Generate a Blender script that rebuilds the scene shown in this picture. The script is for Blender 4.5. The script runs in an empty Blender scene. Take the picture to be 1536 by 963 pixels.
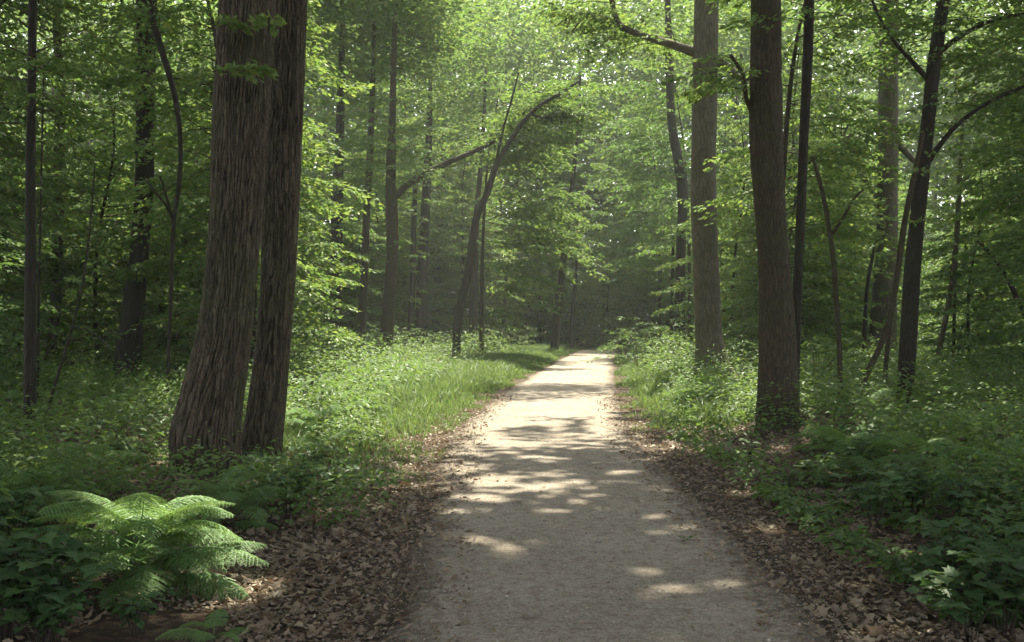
import bpy, math
import numpy as np
from mathutils import Vector

R = math.radians
F = 1493.0          # focal length in photograph pixels (35 mm on a 36 mm wide frame, 1536 px)
HZ = 485.0          # horizon row
CAM_H = 1.6
scene = bpy.context.scene
col = scene.collection
rs = np.random.default_rng(11)

# ------------------------------------------------------------------ noise
def _hash(ix, iy, iz, seed):
    h = (ix.astype(np.int64) * 374761393 + iy.astype(np.int64) * 668265263 + iz.astype(np.int64) * 2147483647 + seed * 144665) & 0xffffffff
    h = ((h ^ (h >> 13)) * 1274126177) & 0xffffffff
    h = ((h ^ (h >> 16)) * 2246822519) & 0xffffffff
    return ((h ^ (h >> 15)) & 0xffffff) / float(0xffffff)

def noise(x, y, z=0.0, seed=0):
    x, y, z = np.broadcast_arrays(np.asarray(x, float), np.asarray(y, float), np.asarray(z, float))
    fx, fy, fz = np.floor(x), np.floor(y), np.floor(z)
    u, v, w = x - fx, y - fy, z - fz
    u, v, w = u*u*(3-2*u), v*v*(3-2*v), w*w*(3-2*w)
    ix, iy, iz = fx.astype(np.int64), fy.astype(np.int64), fz.astype(np.int64)
    def L(a, b, t): return a + (b - a) * t
    c = lambda a, b, d: _hash(ix + a, iy + b, iz + d, seed)
    return L(L(L(c(0,0,0), c(1,0,0), u), L(c(0,1,0), c(1,1,0), u), v), L(L(c(0,0,1), c(1,0,1), u), L(c(0,1,1), c(1,1,1), u), v), w)

def fbm(x, y, z=0.0, seed=0, oct=3):
    a, t, s = 0.5, 0, 0
    for o in range(oct):
        t = t + a * noise(np.asarray(x) * 2**o, np.asarray(y) * 2**o, np.asarray(z) * 2**o, seed + o * 17); s += a; a *= 0.5
    return t / s

def sstep(a, b, x):
    t = np.clip((np.asarray(x, float) - a) / (b - a), 0, 1)
    return t * t * (3 - 2 * t)

# ------------------------------------------------------------------ layout
_PY = [-30, 0, 5, 11, 15, 21, 28, 43, 58, 68, 80, 100, 130]
_PX = [0.40, 0.48, 0.52, 0.46, 0.48, 0.93, 1.63, 3.2, 5.0, 7.4, 12.5, 24, 46]
def pathx(y): return np.interp(y, _PY, _PX)
def halfw(y): return np.interp(y, [0, 5, 8, 15, 28, 45, 60], [1.14, 1.14, 1.18, 1.28, 1.26, 1.2, 1.1])

def gz(x, y):
    x = np.asarray(x, float); y = np.asarray(y, float)
    d = np.abs(x - pathx(y))
    off = sstep(1.3, 4.0, d)
    z = off * (0.09 * (fbm(x * 0.35, y * 0.35, 0, 3) - 0.45)) + 0.04 * sstep(1.5, 3.2, d) + 0.010 * np.clip(d - 4, 0, 40)
    z += 0.05 * sstep(0.9, 1.9, d) * (fbm(x * 1.7, y * 1.7, 0, 5) - 0.4)
    z += 0.05 * np.exp(-((x - 4.0)**2 + (y - 14.6)**2) / 1.6)
    z += 0.006 * (fbm(x * 6, y * 6, 0, 8) - 0.5)
    return z

def at(px, py, d):
    return np.array([(px - 768.0) / F * d, d, CAM_H - (py - HZ) / F * d])

SUN_AZ = (0.34, 0.940); SUN_EL = R(66)
SUN = np.array([math.cos(SUN_EL) * SUN_AZ[0], math.cos(SUN_EL) * SUN_AZ[1], math.sin(SUN_EL)])

def openness(gx, gy):
    """share of the high canopy cut open sunward to light the ground point (gx, gy)"""
    dx = gx - pathx(gy)
    o = 0.12 + 0 * gx
    lane = sstep(7.5, 3.0, np.abs(dx + 0.4)) * sstep(10.0, 16.0, gy) * sstep(74, 60, gy)
    o = np.maximum(o, (0.80 - .14 * (np.abs(dx) < 1.4)) * lane)
    o = np.maximum(o, 0.62 * sstep(3, 6, dx) * sstep(28, 42, gy))
    o = np.maximum(o, 0.80 * sstep(-1.5, -3.5, dx) * sstep(13, 20, gy) * sstep(-7, -4.2, dx))
    o = np.maximum(o, (0.68 - .36 * sstep(-7, -12, dx) * sstep(52, 40, gy)) * sstep(-1.5, -4, dx) * sstep(25, 38, gy + 9 * np.clip((dx + 5) / 4, -1, 0)))
    o = np.maximum(o, 0.78 * sstep(46, 62, gy))
    near = sstep(2.6, 1.6, np.abs(dx)) * sstep(15, 12, gy)
    o = np.maximum(o, 0.29 * near)
    o = np.maximum(o, 1.0 * np.exp(-(((gx + 2.05)**2 + (gy - 5.75)**2) / .75)**2))  # canopy gap added to put sun on the big fern
    o = np.maximum(o, 0.24 * sstep(2, 3, dx) * sstep(14, 11, gy))
    return o

def kept(P):
    k = P[:, 2] / SUN[2]
    gx, gy = P[:, 0] - SUN[0] * k, P[:, 1] - SUN[1] * k
    f = sstep(18, 11, gy)
    n = (.55 - .25 * f) * noise(gx * 1.15, gy * 1.15, 0, 77) + (.45 + .25 * f) * noise(gx * (2.6 + f), gy * (2.6 + f), 0, 78)
    k1 = n > (0.22 + 0.56 * openness(gx, gy))  # drops leaves whose shadow would fall where the ground should be sunlit
    # leaves straight above the path are also thinned to let skylight down
    dxo = np.abs(P[:, 0] - pathx(P[:, 1]) + 0.8)
    o2 = sstep(6.0, 2.5, dxo) * sstep(19, 27, P[:, 1]) * sstep(74, 62, P[:, 1])
    n2 = noise(P[:, 0] * .6, P[:, 1] * .6, 0, 79)
    return k1 & (n2 > o2 * 0.80)

# ------------------------------------------------------------------ mesh building
class MB:
    def __init__(s): s.v, s.f, s.m, s.var, s.n = [], [], [], [], 0
    def add(s, V, faces, mat=0, var=0.5):
        """V (n,3); faces: list of int arrays (k, m)"""
        V = np.asarray(V, np.float32)
        for f in faces:
            s.f.append(np.asarray(f, np.int64) + s.n); s.m.append(mat)
        s.v.append(V); s.n += len(V)
        s.var.append(np.broadcast_to(np.asarray(var, np.float32), (len(V),)))
    def build(s, name, mats, parent=None, origin=(0, 0, 0), smooth=False):
        me = bpy.data.meshes.new(name)
        V = np.concatenate(s.v) - np.asarray(origin, np.float32)
        me.vertices.add(len(V)); me.vertices.foreach_set('co', V.astype(np.float32).ravel())
        loops = np.concatenate([f.ravel() for f in s.f])
        sizes = np.concatenate([np.full(len(f), f.shape[1]) for f in s.f])
        mi = np.concatenate([np.full(len(f), m) for f, m in zip(s.f, s.m)])
        me.loops.add(len(loops)); me.loops.foreach_set('vertex_index', loops.astype(np.int32))
        me.polygons.add(len(sizes))
        me.polygons.foreach_set('loop_start', (np.cumsum(sizes) - sizes).astype(np.int32))
        me.polygons.foreach_set('material_index', mi.astype(np.int32))
        me.polygons.foreach_set('use_smooth', np.full(len(sizes), smooth))
        a = me.attributes.new('var', 'FLOAT', 'POINT'); a.data.foreach_set('value', np.concatenate(s.var).astype(np.float32))
        for m in (mats if isinstance(mats, (list, tuple)) else [mats]): me.materials.append(m)
        me.update(calc_edges=True)
        o = bpy.data.objects.new(name, me); col.objects.link(o)
        if parent is not None: o.parent = parent
        else: o.location = origin
        return o

def tag(o, label=None, cat=None, group=None, kind=None):
    if label: o['label'] = label
    if cat: o['category'] = cat
    if group: o['group'] = group
    if kind: o['kind'] = kind
    return o

def thing(name, label, cat, loc, group=None):
    o = bpy.data.objects.new(name, None); col.objects.link(o)
    o.location = loc; o.empty_display_size = 0.2
    return tag(o, label, cat, group)

def copy_thing(root, loc, rz=0.0, sc=1.0, label=None, group=None):
    r = root.copy(); col.objects.link(r)
    r.location = loc; r.rotation_euler = (0, 0, rz); r.scale = (sc, sc, sc)
    if label: r['label'] = label
    if group: r['group'] = group
    for ch in list(root.children):
        c = ch.copy(); col.objects.link(c); c.parent = r
    return r

def unit(v): return v / np.maximum(np.linalg.norm(v, axis=-1, keepdims=True), 1e-9)

# leaf outlines: x along the leaf, y across, z up
LEAF4 = (np.array([[0, 0, 0], [.45, .30, .07], [1, 0, -.06], [.45, -.30, .07]]), [np.array([[0, 2, 1], [0, 3, 2]])])
LEAF6 = (np.array([[0, 0, 0], [.28, .26, .06], [.66, .24, .04], [1, 0, -.10], [.66, -.24, .04], [.28, -.26, .06]]),
         [np.array([[0, 3, 2, 1], [0, 5, 4, 3]])])
_mp = [(0, 0), (.05, .22), (-.05, .42), (.22, .36), (.30, .62), (.48, .42), (.62, .48), (.62, .22), (1, 0)]
_mv = [(x, y, .16 * abs(y) - .12 * x * x) for x, y in _mp] + [(x, -y, .16 * abs(y) - .12 * x * x) for x, y in _mp[1:-1]] + [(.38, 0, 0.02)]
_ring = list(range(9)) + [15 - k for k in range(0, 7)]
MAPLE = (np.array(_mv), [np.array([[16, _ring[(k + 1) % 16], _ring[k]] for k in range(16)])])

def leaves(mb, tpl, P, D, N, S, mat=0, var=None):
    """put the leaf outline tpl at points P, pointing along D, facing N, size S"""
    n = len(P)
    if n == 0: return
    T, faces = tpl
    D = unit(D); N = unit(N - D * np.sum(N * D, 1, keepdims=True)); B = np.cross(N, D)
    S = np.broadcast_to(np.asarray(S, float), (n,))[:, None, None]
    V = P[:, None, :] + S * (T[None, :, 0:1] * D[:, None, :] + T[None, :, 1:2] * B[:, None, :] + T[None, :, 2:3] * N[:, None, :])
    k = len(T)
    off = (np.arange(n) * k)[:, None, None]
    var = rs.random(n) if var is None else np.broadcast_to(var, (n,))
    mb.add(V.reshape(-1, 3), [(f[None] + off).reshape(-1, f.shape[1]) for f in faces], mat, np.repeat(var, k))

def smooth_path(pts, n):
    pts = np.asarray(pts, float)
    t = np.concatenate([[0], np.cumsum(np.linalg.norm(np.diff(pts[:, :3], axis=0), axis=1))])
    tt = np.linspace(0, t[-1], n)
    # Catmull-Rom
    m = np.zeros_like(pts)
    m[1:-1] = (pts[2:] - pts[:-2]) / (t[2:] - t[:-2])[:, None]
    m[0] = (pts[1] - pts[0]) / (t[1] - t[0]); m[-1] = (pts[-1] - pts[-2]) / (t[-1] - t[-2])
    i = np.clip(np.searchsorted(t, tt, 'right') - 1, 0, len(t) - 2)
    h = (t[i + 1] - t[i])[:, None]; u = ((tt - t[i]) / (t[i + 1] - t[i]))[:, None]
    return ((1 + 2*u) * (1-u)**2 * pts[i] + u * (1-u)**2 * h * m[i] + u*u*(3-2*u) * pts[i+1] + u*u*(u-1) * h * m[i+1])

def tube(mb, pts, rad, sides=8, mat=0, bump=0.0, roots=None, seed=0, cap=True, var=0.5, furrow=None):
    pts = np.asarray(pts, float); n = len(pts); rad = np.asarray(rad, float)
    T = unit(np.gradient(pts, axis=0))
    ref = np.array([1.0, 0, 0]) if abs(T[:, 0]).mean() < 0.8 else np.array([0, 0, 1.0])
    U = unit(np.cross(np.cross(T, ref), T)); W = np.cross(T, U)
    a = np.linspace(0, 2 * math.pi, sides, endpoint=False)
    ca, sa = np.cos(a), np.sin(a)
    rr = np.repeat(rad[:, None], sides, 1)
    if bump:
        zz = pts[:, 2][:, None] / np.maximum(rad.mean(), .02)
        rr = rr * (1 + bump * (fbm(ca[None] * 1.6 + 9 + seed, sa[None] * 1.6 + 5, zz * 0.35, seed) - 0.5) * 2)
    if roots is not None:
        amp, hgt, lobes = roots
        h = np.clip(pts[:, 2] - pts[0, 2], 0, None)[:, None]
        lob = np.zeros(sides)
        for la, lw, ls in lobes: lob += ls * np.exp(-((np.angle(np.exp(1j * (a - la)))) / lw)**2)
        rr = rr * (1 + amp * np.exp(-(h / hgt)**1.3) * lob[None])
    if furrow:
        wd_, dp_ = furrow
        arc = a[None] * rad.max() * 1.0; z_ = pts[:, 2][:, None] + 0 * arc
        ca_, sa_ = ca[None] * rad.max(), sa[None] * rad.max()
        w1 = fbm(ca_ * 9, sa_ * 9, z_ * 1.1, 301 + seed, 3) - .5; w2 = fbm(ca_ * 26, sa_ * 26, z_ * 5.0, 305 + seed, 2) - .5
        kk = round(2 * math.pi * rad.max() / wd_)
        ph = a[None] * kk / (2 * math.pi) + w1 * 4.4 + w2 * 1.3
        tri = np.abs((ph % 1.0) - .5) * 2            # 1 on the crack, 0 on the ridge
        brk = fbm(ca_ * 14, sa_ * 14, z_ * 5, 311 + seed, 3)
        crest = np.clip(1.0 - tri ** 4.0 * (0.6 + .9 * fbm(ca_ * 12, sa_ * 12, z_ * 3, 309 + seed)), 0, 1) * (0.55 + .45 * sstep(.36, .46, brk))
        rr = rr + dp_ * (crest - .6) + .006 * (fbm(ca_ * 40, sa_ * 40, z_ * 18, 313, 2) - .5)
        var = crest.ravel()
    V = pts[:, None] + rr[..., None] * (ca[None, :, None] * U[:, None] + sa[None, :, None] * W[:, None])
    i = np.arange(n - 1)[:, None] * sides; j = np.arange(sides)[None]; j2 = (j + 1) % sides
    q = np.stack([i + j, i + j2, i + sides + j2, i + sides + j], -1).reshape(-1, 4)
    fs = [q]
    V = V.reshape(-1, 3)
    if cap:
        V = np.concatenate([V, pts[-1:] + T[-1:] * rad[-1] * 0.5])
        if np.ndim(var): var = np.append(var, .5)
        k = (n - 1) * sides
        fs.append(np.stack([k + np.arange(sides), k + (np.arange(sides) + 1) % sides, np.full(sides, n * sides)], -1))
    mb.add(V, fs, mat, var)

# ------------------------------------------------------------------ materials
def nmat(name):
    m = bpy.data.materials.new(name); m.use_nodes = True
    nt = m.node_tree; nt.nodes.clear()
    out = nt.nodes.new('ShaderNodeOutputMaterial')
    return m, nt, out

class NT:
    def __init__(s, nt): s.nt = nt
    def n(s, t, **kw):
        x = s.nt.nodes.new('ShaderNode' + t)
        for k, v in kw.items():
            if k.startswith('i_'):
                x.inputs[k[2:].replace('_', ' ')].default_value = v
            else: setattr(x, k, v)
        return x
    def l(s, a, b): s.nt.links.new(a, b)
    def ramp(s, fac, stops):
        r = s.n('ValToRGB'); e = r.color_ramp.elements
        while len(e) < len(stops): e.new(0.5)
        for el, (p, c) in zip(e, stops): el.position = p; el.color = (*c, 1)
        s.l(fac, r.inputs[0]); return r.outputs[0]
    def mix(s, fac, a, b, mode='MIX'):
        m = s.n('Mix', data_type='RGBA', blend_type=mode)
        for sock, v in ((m.inputs[0], fac), (m.inputs[6], a), (m.inputs[7], b)):
            if isinstance(v, (int, float)): sock.default_value = v
            elif isinstance(v, tuple): sock.default_value = (*v, 1)
            else: s.l(v, sock)
        return m.outputs[2]
    def math(s, op, a, b=0.0):
        m = s.n('Math', operation=op)
        for sock, v in ((m.inputs[0], a), (m.inputs[1], b)):
            if isinstance(v, (int, float)): sock.default_value = v
            else: s.l(v, sock)
        return m.outputs[0]

def leaf_mat(name, stops, trans=(1.75, 1.55, 0.95), tfac=0.5, gloss=0.03, rough=0.5):
    m, nt, out = nmat(name); k = NT(nt)
    at_ = k.n('Attribute', attribute_name='var'); oi = k.n('ObjectInfo')
    f = k.math('ADD', k.math('MULTIPLY', at_.outputs['Fac'], 0.62), k.math('MULTIPLY', oi.outputs['Random'], 0.38))
    c = k.ramp(f, stops)
    d = k.n('BsdfDiffuse'); k.l(c, d.inputs[0])
    t = k.n('BsdfTranslucent'); k.l(k.mix(1.0, c, trans, 'MULTIPLY'), t.inputs[0])
    mx = k.n('MixShader'); mx.inputs[0].default_value = tfac; k.l(d.outputs[0], mx.inputs[1]); k.l(t.outputs[0], mx.inputs[2])
    g = k.n('BsdfGlossy'); g.inputs['Color'].default_value = (.8, .85, .8, 1); g.inputs['Roughness'].default_value = rough
    m2 = k.n('MixShader'); m2.inputs[0].default_value = gloss; k.l(mx.outputs[0], m2.inputs[1]); k.l(g.outputs[0], m2.inputs[2])
    k.l(m2.outputs[0], out.inputs[0])
    return m

def bark_mat(name, dark, lightc, sx=11.0, sz=2.0, depth=0.03, moss=0.0, furrow=False):
    m, nt, out = nmat(name); k = NT(nt)
    tc = k.n('TexCoord')
    mp = k.n('Mapping'); mp.inputs['Scale'].default_value = (sx, sx, sz); k.l(tc.outputs['Object'], mp.inputs[0])
    nz = k.n('TexNoise', i_Scale=0.55, i_Detail=3.0); k.l(mp.outputs[0], nz.inputs['Vector'])
    wv = k.n('VectorMath', operation='SCALE'); k.l(nz.outputs['Color'], wv.inputs[0]); wv.inputs['Scale'].default_value = 2.6
    ad = k.n('VectorMath', operation='ADD'); k.l(mp.outputs[0], ad.inputs[0]); k.l(wv.outputs[0], ad.inputs[1])
    vo = k.n('TexVoronoi', feature='DISTANCE_TO_EDGE', i_Scale=1.0); k.l(ad.outputs[0], vo.inputs['Vector'])
    ridge = k.ramp(vo.outputs['Distance'], [(0.0, (0, 0, 0)), (0.14, (.55, .55, .55)), (0.45, (1, 1, 1))])
    mp2 = k.n('Mapping'); mp2.inputs['Scale'].default_value = (sx * 3.2, sx * 3.2, sz * 2.2); k.l(tc.outputs['Object'], mp2.inputs[0])
    fine = k.n('TexNoise', i_Scale=1.0, i_Detail=5.0, i_Roughness=0.65); k.l(mp2.outputs[0], fine.inputs['Vector'])
    big = k.n('TexNoise', i_Scale=1.3, i_Detail=2.0); k.l(tc.outputs['Object'], big.inputs['Vector'])
    h = k.math('ADD', k.math('MULTIPLY', ridge, 0.7), k.math('MULTIPLY', fine.outputs['Fac'], 0.45))
    if furrow:
        av = k.n('Attribute', attribute_name='var')
        hc = k.math('MULTIPLY', k.math('ADD', k.math('MULTIPLY', h, 0.75), 0.25), av.outputs['Fac'])
    else: hc = h
    c = k.mix(hc, dark, lightc)
    c = k.mix(k.math('MULTIPLY', big.outputs['Fac'], 0.5), c, tuple(x * 0.55 for x in dark))
    if moss:
        mm = k.ramp(k.math('ADD', big.outputs['Fac'], k.math('MULTIPLY', fine.outputs['Fac'], 0.3)), [(0.62, (0, 0, 0)), (0.85, (moss, moss, moss))])
        c = k.mix(mm, c, (0.055, 0.075, 0.025))
    b = k.n('Bump', i_Strength=1.0, i_Distance=depth); k.l(h, b.inputs['Height'])
    p = k.n('BsdfPrincipled', i_Roughness=0.9); p.inputs['Specular IOR Level'].default_value = 0.2
    k.l(c, p.inputs['Base Color']); k.l(b.outputs[0], p.inputs['Normal']); k.l(p.outputs[0], out.inputs[0])
    return m

M = {}
M['understory'] = leaf_mat('understory_leaf', [(0.0, (.046, .100, .030)), (0.5, (.078, .145, .042)), (1.0, (.14, .195, .060))])
M['canopy'] = leaf_mat('canopy_leaf', [(0.0, (.050, .105, .032)), (0.5, (.084, .150, .044)), (1.0, (.14, .20, .062))])
M['shrub'] = leaf_mat('shrub_leaf', [(0.0, (.045, .095, .030)), (0.5, (.070, .130, .038)), (1.0, (.115, .170, .048))])
M['fern'] = leaf_mat('fern_leaf', [(0.0, (.085, .165, .058)), (0.5, (.12, .215, .075)), (1.0, (.165, .26, .095))], tfac=0.4, gloss=0.03)
M['seedling'] = leaf_mat('seedling_leaf', [(0.0, (.034, .075, .030)), (0.5, (.052, .105, .038)), (1.0, (.085, .145, .05))], tfac=0.4, gloss=0.025)
M['grass'] = leaf_mat('grass_blade', [(0.0, (.045, .095, .032)), (0.5, (.075, .132, .046)), (1.0, (.12, .175, .066))], gloss=0.03)
M['litter'] = leaf_mat('dead_leaf', [(0.0, (.080, .062, .043)), (0.45, (.165, .130, .092)), (0.8, (.28, .225, .16)), (1.0, (.42, .35, .25))], trans=(1.2, .9, .6), tfac=0.15, gloss=0.03)
M['bark_furrowed'] = bark_mat('furrowed_bark', (.012, .0095, .006), (.122, .101, .070), 34, 7.0, 0.012, 0.35, True)
M['bark_ridged'] = bark_mat('ridged_bark', (.040, .034, .021), (.20, .180, .128), 30, 3.0, 0.02, 0.3)
M['bark_brown'] = bark_mat('brown_bark', (.020, .016, .010), (.096, .080, .053), 38, 4.0, 0.016, 0.3)
M['bark_dark'] = bark_mat('dark_bark', (.012, .010, .008), (.045, .038, .030), 22, 3.0, 0.012, 0.2)
M['bark_mossy'] = bark_mat('mossy_bark', (.030, .026, .016), (.12, .105, .07), 20, 2.5, 0.02, 0.8)
M['twig'] = bark_mat('twig_bark', (.020, .016, .011), (.065, .052, .038), 30, 6, 0.004)

def ground_mat():
    m, nt, out = nmat('forest_soil'); k = NT(nt)
    tc = k.n('TexCoord')
    a = k.n('TexNoise', i_Scale=1.1, i_Detail=6.0, i_Roughness=0.6); k.l(tc.outputs['Object'], a.inputs['Vector'])
    v = k.n('TexVoronoi', i_Scale=22.0); k.l(tc.outputs['Object'], v.inputs['Vector'])
    b = k.n('TexNoise', i_Scale=34.0, i_Detail=6.0, i_Roughness=0.7); k.l(tc.outputs['Object'], b.inputs['Vector'])
    c = k.ramp(a.outputs['Fac'], [(0.3, (.045, .034, .023)), (0.55, (.075, .056, .038)), (0.8, (.11, .085, .058))])
    sep = k.n('SeparateColor'); k.l(v.outputs['Color'], sep.inputs[0])
    lit = k.ramp(sep.outputs[0], [(0.45, (.035, .025, .016)), (0.75, (.10, .070, .045)), (1.0, (.19, .14, .092))])
    c = k.mix(0.55, c, lit)
    c = k.mix(k.math('MULTIPLY', b.outputs['Fac'], 0.55), c, (.018, .013, .009))
    h = k.math('ADD', k.math('MULTIPLY', sep.outputs[1], 0.5), b.outputs['Fac'])
    bp = k.n('Bump', i_Strength=0.8, i_Distance=0.02); k.l(h, bp.inputs['Height'])
    p = k.n('BsdfPrincipled', i_Roughness=0.95); p.inputs['Specular IOR Level'].default_value = 0.15
    k.l(c, p.inputs['Base Color']); k.l(bp.outputs[0], p.inputs['Normal']); k.l(p.outputs[0], out.inputs[0])
    return m

def path_mat():
    m, nt, out = nmat('packed_gravel'); k = NT(nt)
    tc = k.n('TexCoord'); at_ = k.n('Attribute', attribute_name='var')
    a = k.n('TexNoise', i_Scale=0.8, i_Detail=5.0, i_Roughness=0.6); k.l(tc.outputs['Object'], a.inputs['Vector'])
    g = k.n('TexNoise', i_Scale=55.0, i_Detail=5.0, i_Roughness=0.75); k.l(tc.outputs['Object'], g.inputs['Vector'])
    g2 = k.n('TexNoise', i_Scale=11.0, i_Detail=6.0, i_Roughness=0.7); k.l(tc.outputs['Object'], g2.inputs['Vector'])
    v = k.n('TexVoronoi', i_Scale=70.0); k.l(tc.outputs['Object'], v.inputs['Vector'])
    c = k.ramp(a.outputs['Fac'], [(0.3, (.20, .173, .134)), (0.5, (.278, .245, .196)), (0.72, (.36, .322, .262))])
    sep = k.n('SeparateColor'); k.l(v.outputs['Color'], sep.inputs[0])
    sp = k.ramp(sep.outputs[0], [(0.0, (.10, .085, .066)), (0.3, (.26, .225, .175)), (0.8, (.36, .315, .25)), (1.0, (.50, .45, .37))])
    c = k.mix(0.42, c, sp)
    c = k.mix(k.ramp(g2.outputs['Fac'], [(0.47, (0, 0, 0)), (0.68, (.75, .75, .75))]), c, (.15, .118, .082))
    # soil trodden in along the margins
    e = k.math('ADD', at_.outputs['Fac'], k.math('MULTIPLY', k.math('SUBTRACT', g2.outputs['Fac'], 0.5), 0.9))
    c = k.mix(k.ramp(e, [(0.34, (0, 0, 0)), (0.80, (.95, .95, .95))]), c, (.070, .053, .037))
    h = k.math('ADD', k.math('MULTIPLY', g.outputs['Fac'], 0.8), k.math('ADD', k.math('MULTIPLY', g2.outputs['Fac'], 1.1), k.math('MULTIPLY', sep.outputs[1], 0.35)))
    bp = k.n('Bump', i_Strength=1.0, i_Distance=0.028); k.l(h, bp.inputs['Height'])
    p = k.n('BsdfPrincipled', i_Roughness=0.92); p.inputs['Specular IOR Level'].default_value = 0.2
    k.l(c, p.inputs['Base Color']); k.l(bp.outputs[0], p.inputs['Normal']); k.l(p.outputs[0], out.inputs[0])
    return m

def stone_mat():
    m, nt, out = nmat('gravel_stone'); k = NT(nt)
    at_ = k.n('Attribute', attribute_name='var')
    c = k.ramp(at_.outputs['Fac'], [(0.0, (.11, .095, .075)), (0.6, (.24, .21, .165)), (1.0, (.40, .36, .30))])
    p = k.n('BsdfPrincipled', i_Roughness=0.85); k.l(c, p.inputs['Base Color']); k.l(p.outputs[0], out.inputs[0])
    return m
M['soil'], M['path'], M['stone'] = ground_mat(), path_mat(), stone_mat()

# ------------------------------------------------------------------ ground and path
def grid(xs, ys, zf):
    X, Y = np.meshgrid(xs, ys)
    V = np.stack([X, Y, zf(X, Y)], -1).reshape(-1, 3)
    nx = len(xs); i = np.arange(len(ys) - 1)[:, None] * nx; j = np.arange(nx - 1)[None]
    return V, np.stack([i + j, i + j + 1, i + nx + j + 1, i + nx + j], -1).reshape(-1, 4)

xs = np.concatenate([[-400, -200, -100, -60, -40, -30, -24], np.arange(-20, 20.01, 0.125), [24, 30, 40, 60, 100, 200, 400]])
ys = np.concatenate([[-60, -30, -15, -8, -4], np.arange(-2, 22, 0.125), np.arange(22, 60, 0.4), np.arange(60, 130, 3), [160, 220, 300, 420]])
mb = MB(); V, q = grid(xs, ys, gz); mb.add(V, [q])
tag(mb.build('ground', M['soil'], smooth=True), kind='structure')

us = np.linspace(-1, 1, 61)
ysp = np.concatenate([np.arange(-6, 24, 0.1), np.arange(24, 60, 0.4), np.arange(60, 110, 1.5)])
U, Y = np.meshgrid(us, ysp)
W = halfw(Y) * 1.18 + 0.12 * (fbm(Y * 0.5, np.sign(U) * 7 + 20, 0, 31) - 0.5)
X = pathx(Y) + U * W
wear = np.abs(U) ** 3
RAG = 0.16 * (fbm(X * 2.0, Y * 2.0, 0, 46, 4) - 0.5)
Z = gz(X, Y) + 0.022 - 0.055 * np.clip((np.abs(U) + RAG - 0.74) / 0.22, 0, 1) ** 1.3 + 0.020 * (fbm(X * 2.2, Y * 2.2, 0, 40, 4) - 0.5) + 0.012 * (fbm(X * 9, Y * 9, 0, 41) - 0.5)
V = np.stack([X, Y, Z], -1).reshape(-1, 3)
nx = len(us); i = np.arange(len(ysp) - 1)[:, None] * nx; j = np.arange(nx - 1)[None]
q = np.stack([i + j, i + j + 1, i + nx + j + 1, i + nx + j], -1).reshape(-1, 4)
edge = np.clip((np.abs(U) - 0.50) / 0.42, 0, 1) * 0.9 + 0.15 * (fbm(X * 1.3, Y * 0.5, 0, 44) - 0.5) + 0.1 * (U > 0) * np.clip(U - .3, 0, 1)
mb = MB(); mb.add(V, [q], 0, edge.ravel())
tag(mb.build('path', M['path'], smooth=True), kind='structure')

def path_z(x, y):
    d = np.abs(x - pathx(y)) / (halfw(y) * 1.18)
    return gz(x, y) + 0.022 - 0.055 * np.clip((d + 0.16 * (fbm(x * 2.0, y * 2.0, 0, 46, 4) - 0.5) - 0.74) / 0.22, 0, 1) ** 1.3 + 0.020 * (fbm(x * 2.2, y * 2.2, 0, 40, 4) - 0.5) + 0.012 * (fbm(x * 9, y * 9, 0, 41) - 0.5)

def surf(x, y):
    return np.maximum(gz(x, y), np.where(np.abs(x - pathx(y)) < halfw(y) * 1.18, path_z(x, y), -1))

# ------------------------------------------------------------------ foliage sprays
UP = np.array([0, 0, 1.0])
def spray(mb, O, az, L, pitch=0.1, droop=0.25, size=0.075, dens=1.0, tpl=LEAF6, wood=1, flat=0.55, wr=0.006, wide=.52):
    """one flat, slightly drooping leafy bough of length L leaving O at azimuth az"""
    O = np.asarray(O, float)
    d = np.array([math.cos(az), math.sin(az), 0]); s = np.array([-d[1], d[0], 0])
    def axis(t):
        t = np.asarray(t)[..., None]
        return O + d * L * t + UP * (math.tan(pitch) * L * t - droop * L * t * t)
    tt = np.linspace(0, 1, 5)
    if wood is not None: tube(mb, axis(tt), wr * (1.15 - tt), 3, wood, cap=False)
    nt_ = max(5, int(L * 9 * dens ** 0.5))
    t = np.sort(rs.uniform(0.12, 1.0, nt_)); sd = np.where(np.arange(nt_) % 2, 1, -1)
    ln = wide * L * (1.05 - t) ** 0.7 * np.clip(t * 3.2, 0.35, 1) * rs.uniform(0.55, 1.15, nt_) + 0.06
    ang = np.radians(rs.uniform(32, 62, nt_)) * sd
    td = d[None] * np.cos(ang)[:, None] + s[None] * np.sin(ang)[:, None]
    base = axis(t)
    cnt = np.maximum(2, (ln / (size * 0.5) * dens ** 0.5).astype(int))
    idx = np.repeat(np.arange(nt_), cnt)
    u = rs.random(len(idx)) ** 0.8
    l = ln[idx] * u
    lat = np.cross(td[idx], UP) * (rs.choice([-1, 1], len(idx)) * rs.uniform(.1, .6, len(idx)) * size)[:, None]
    P = base[idx] + td[idx] * l[:, None] + lat - UP * (0.22 * l * u + 0.03 * rs.random(len(idx)))[:, None] + rs.normal(0, 0.018, (len(idx), 3))
    D = td[idx] + lat / size * 1.3 + rs.normal(0, 0.25, (len(idx), 3)) - UP * rs.uniform(0.0, 0.55, len(idx))[:, None]
    N = UP + rs.normal(0, flat, (len(idx), 3))
    leaves(mb, tpl, P, D, N, size * rs.uniform(0.7, 1.3, len(idx)))

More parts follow.
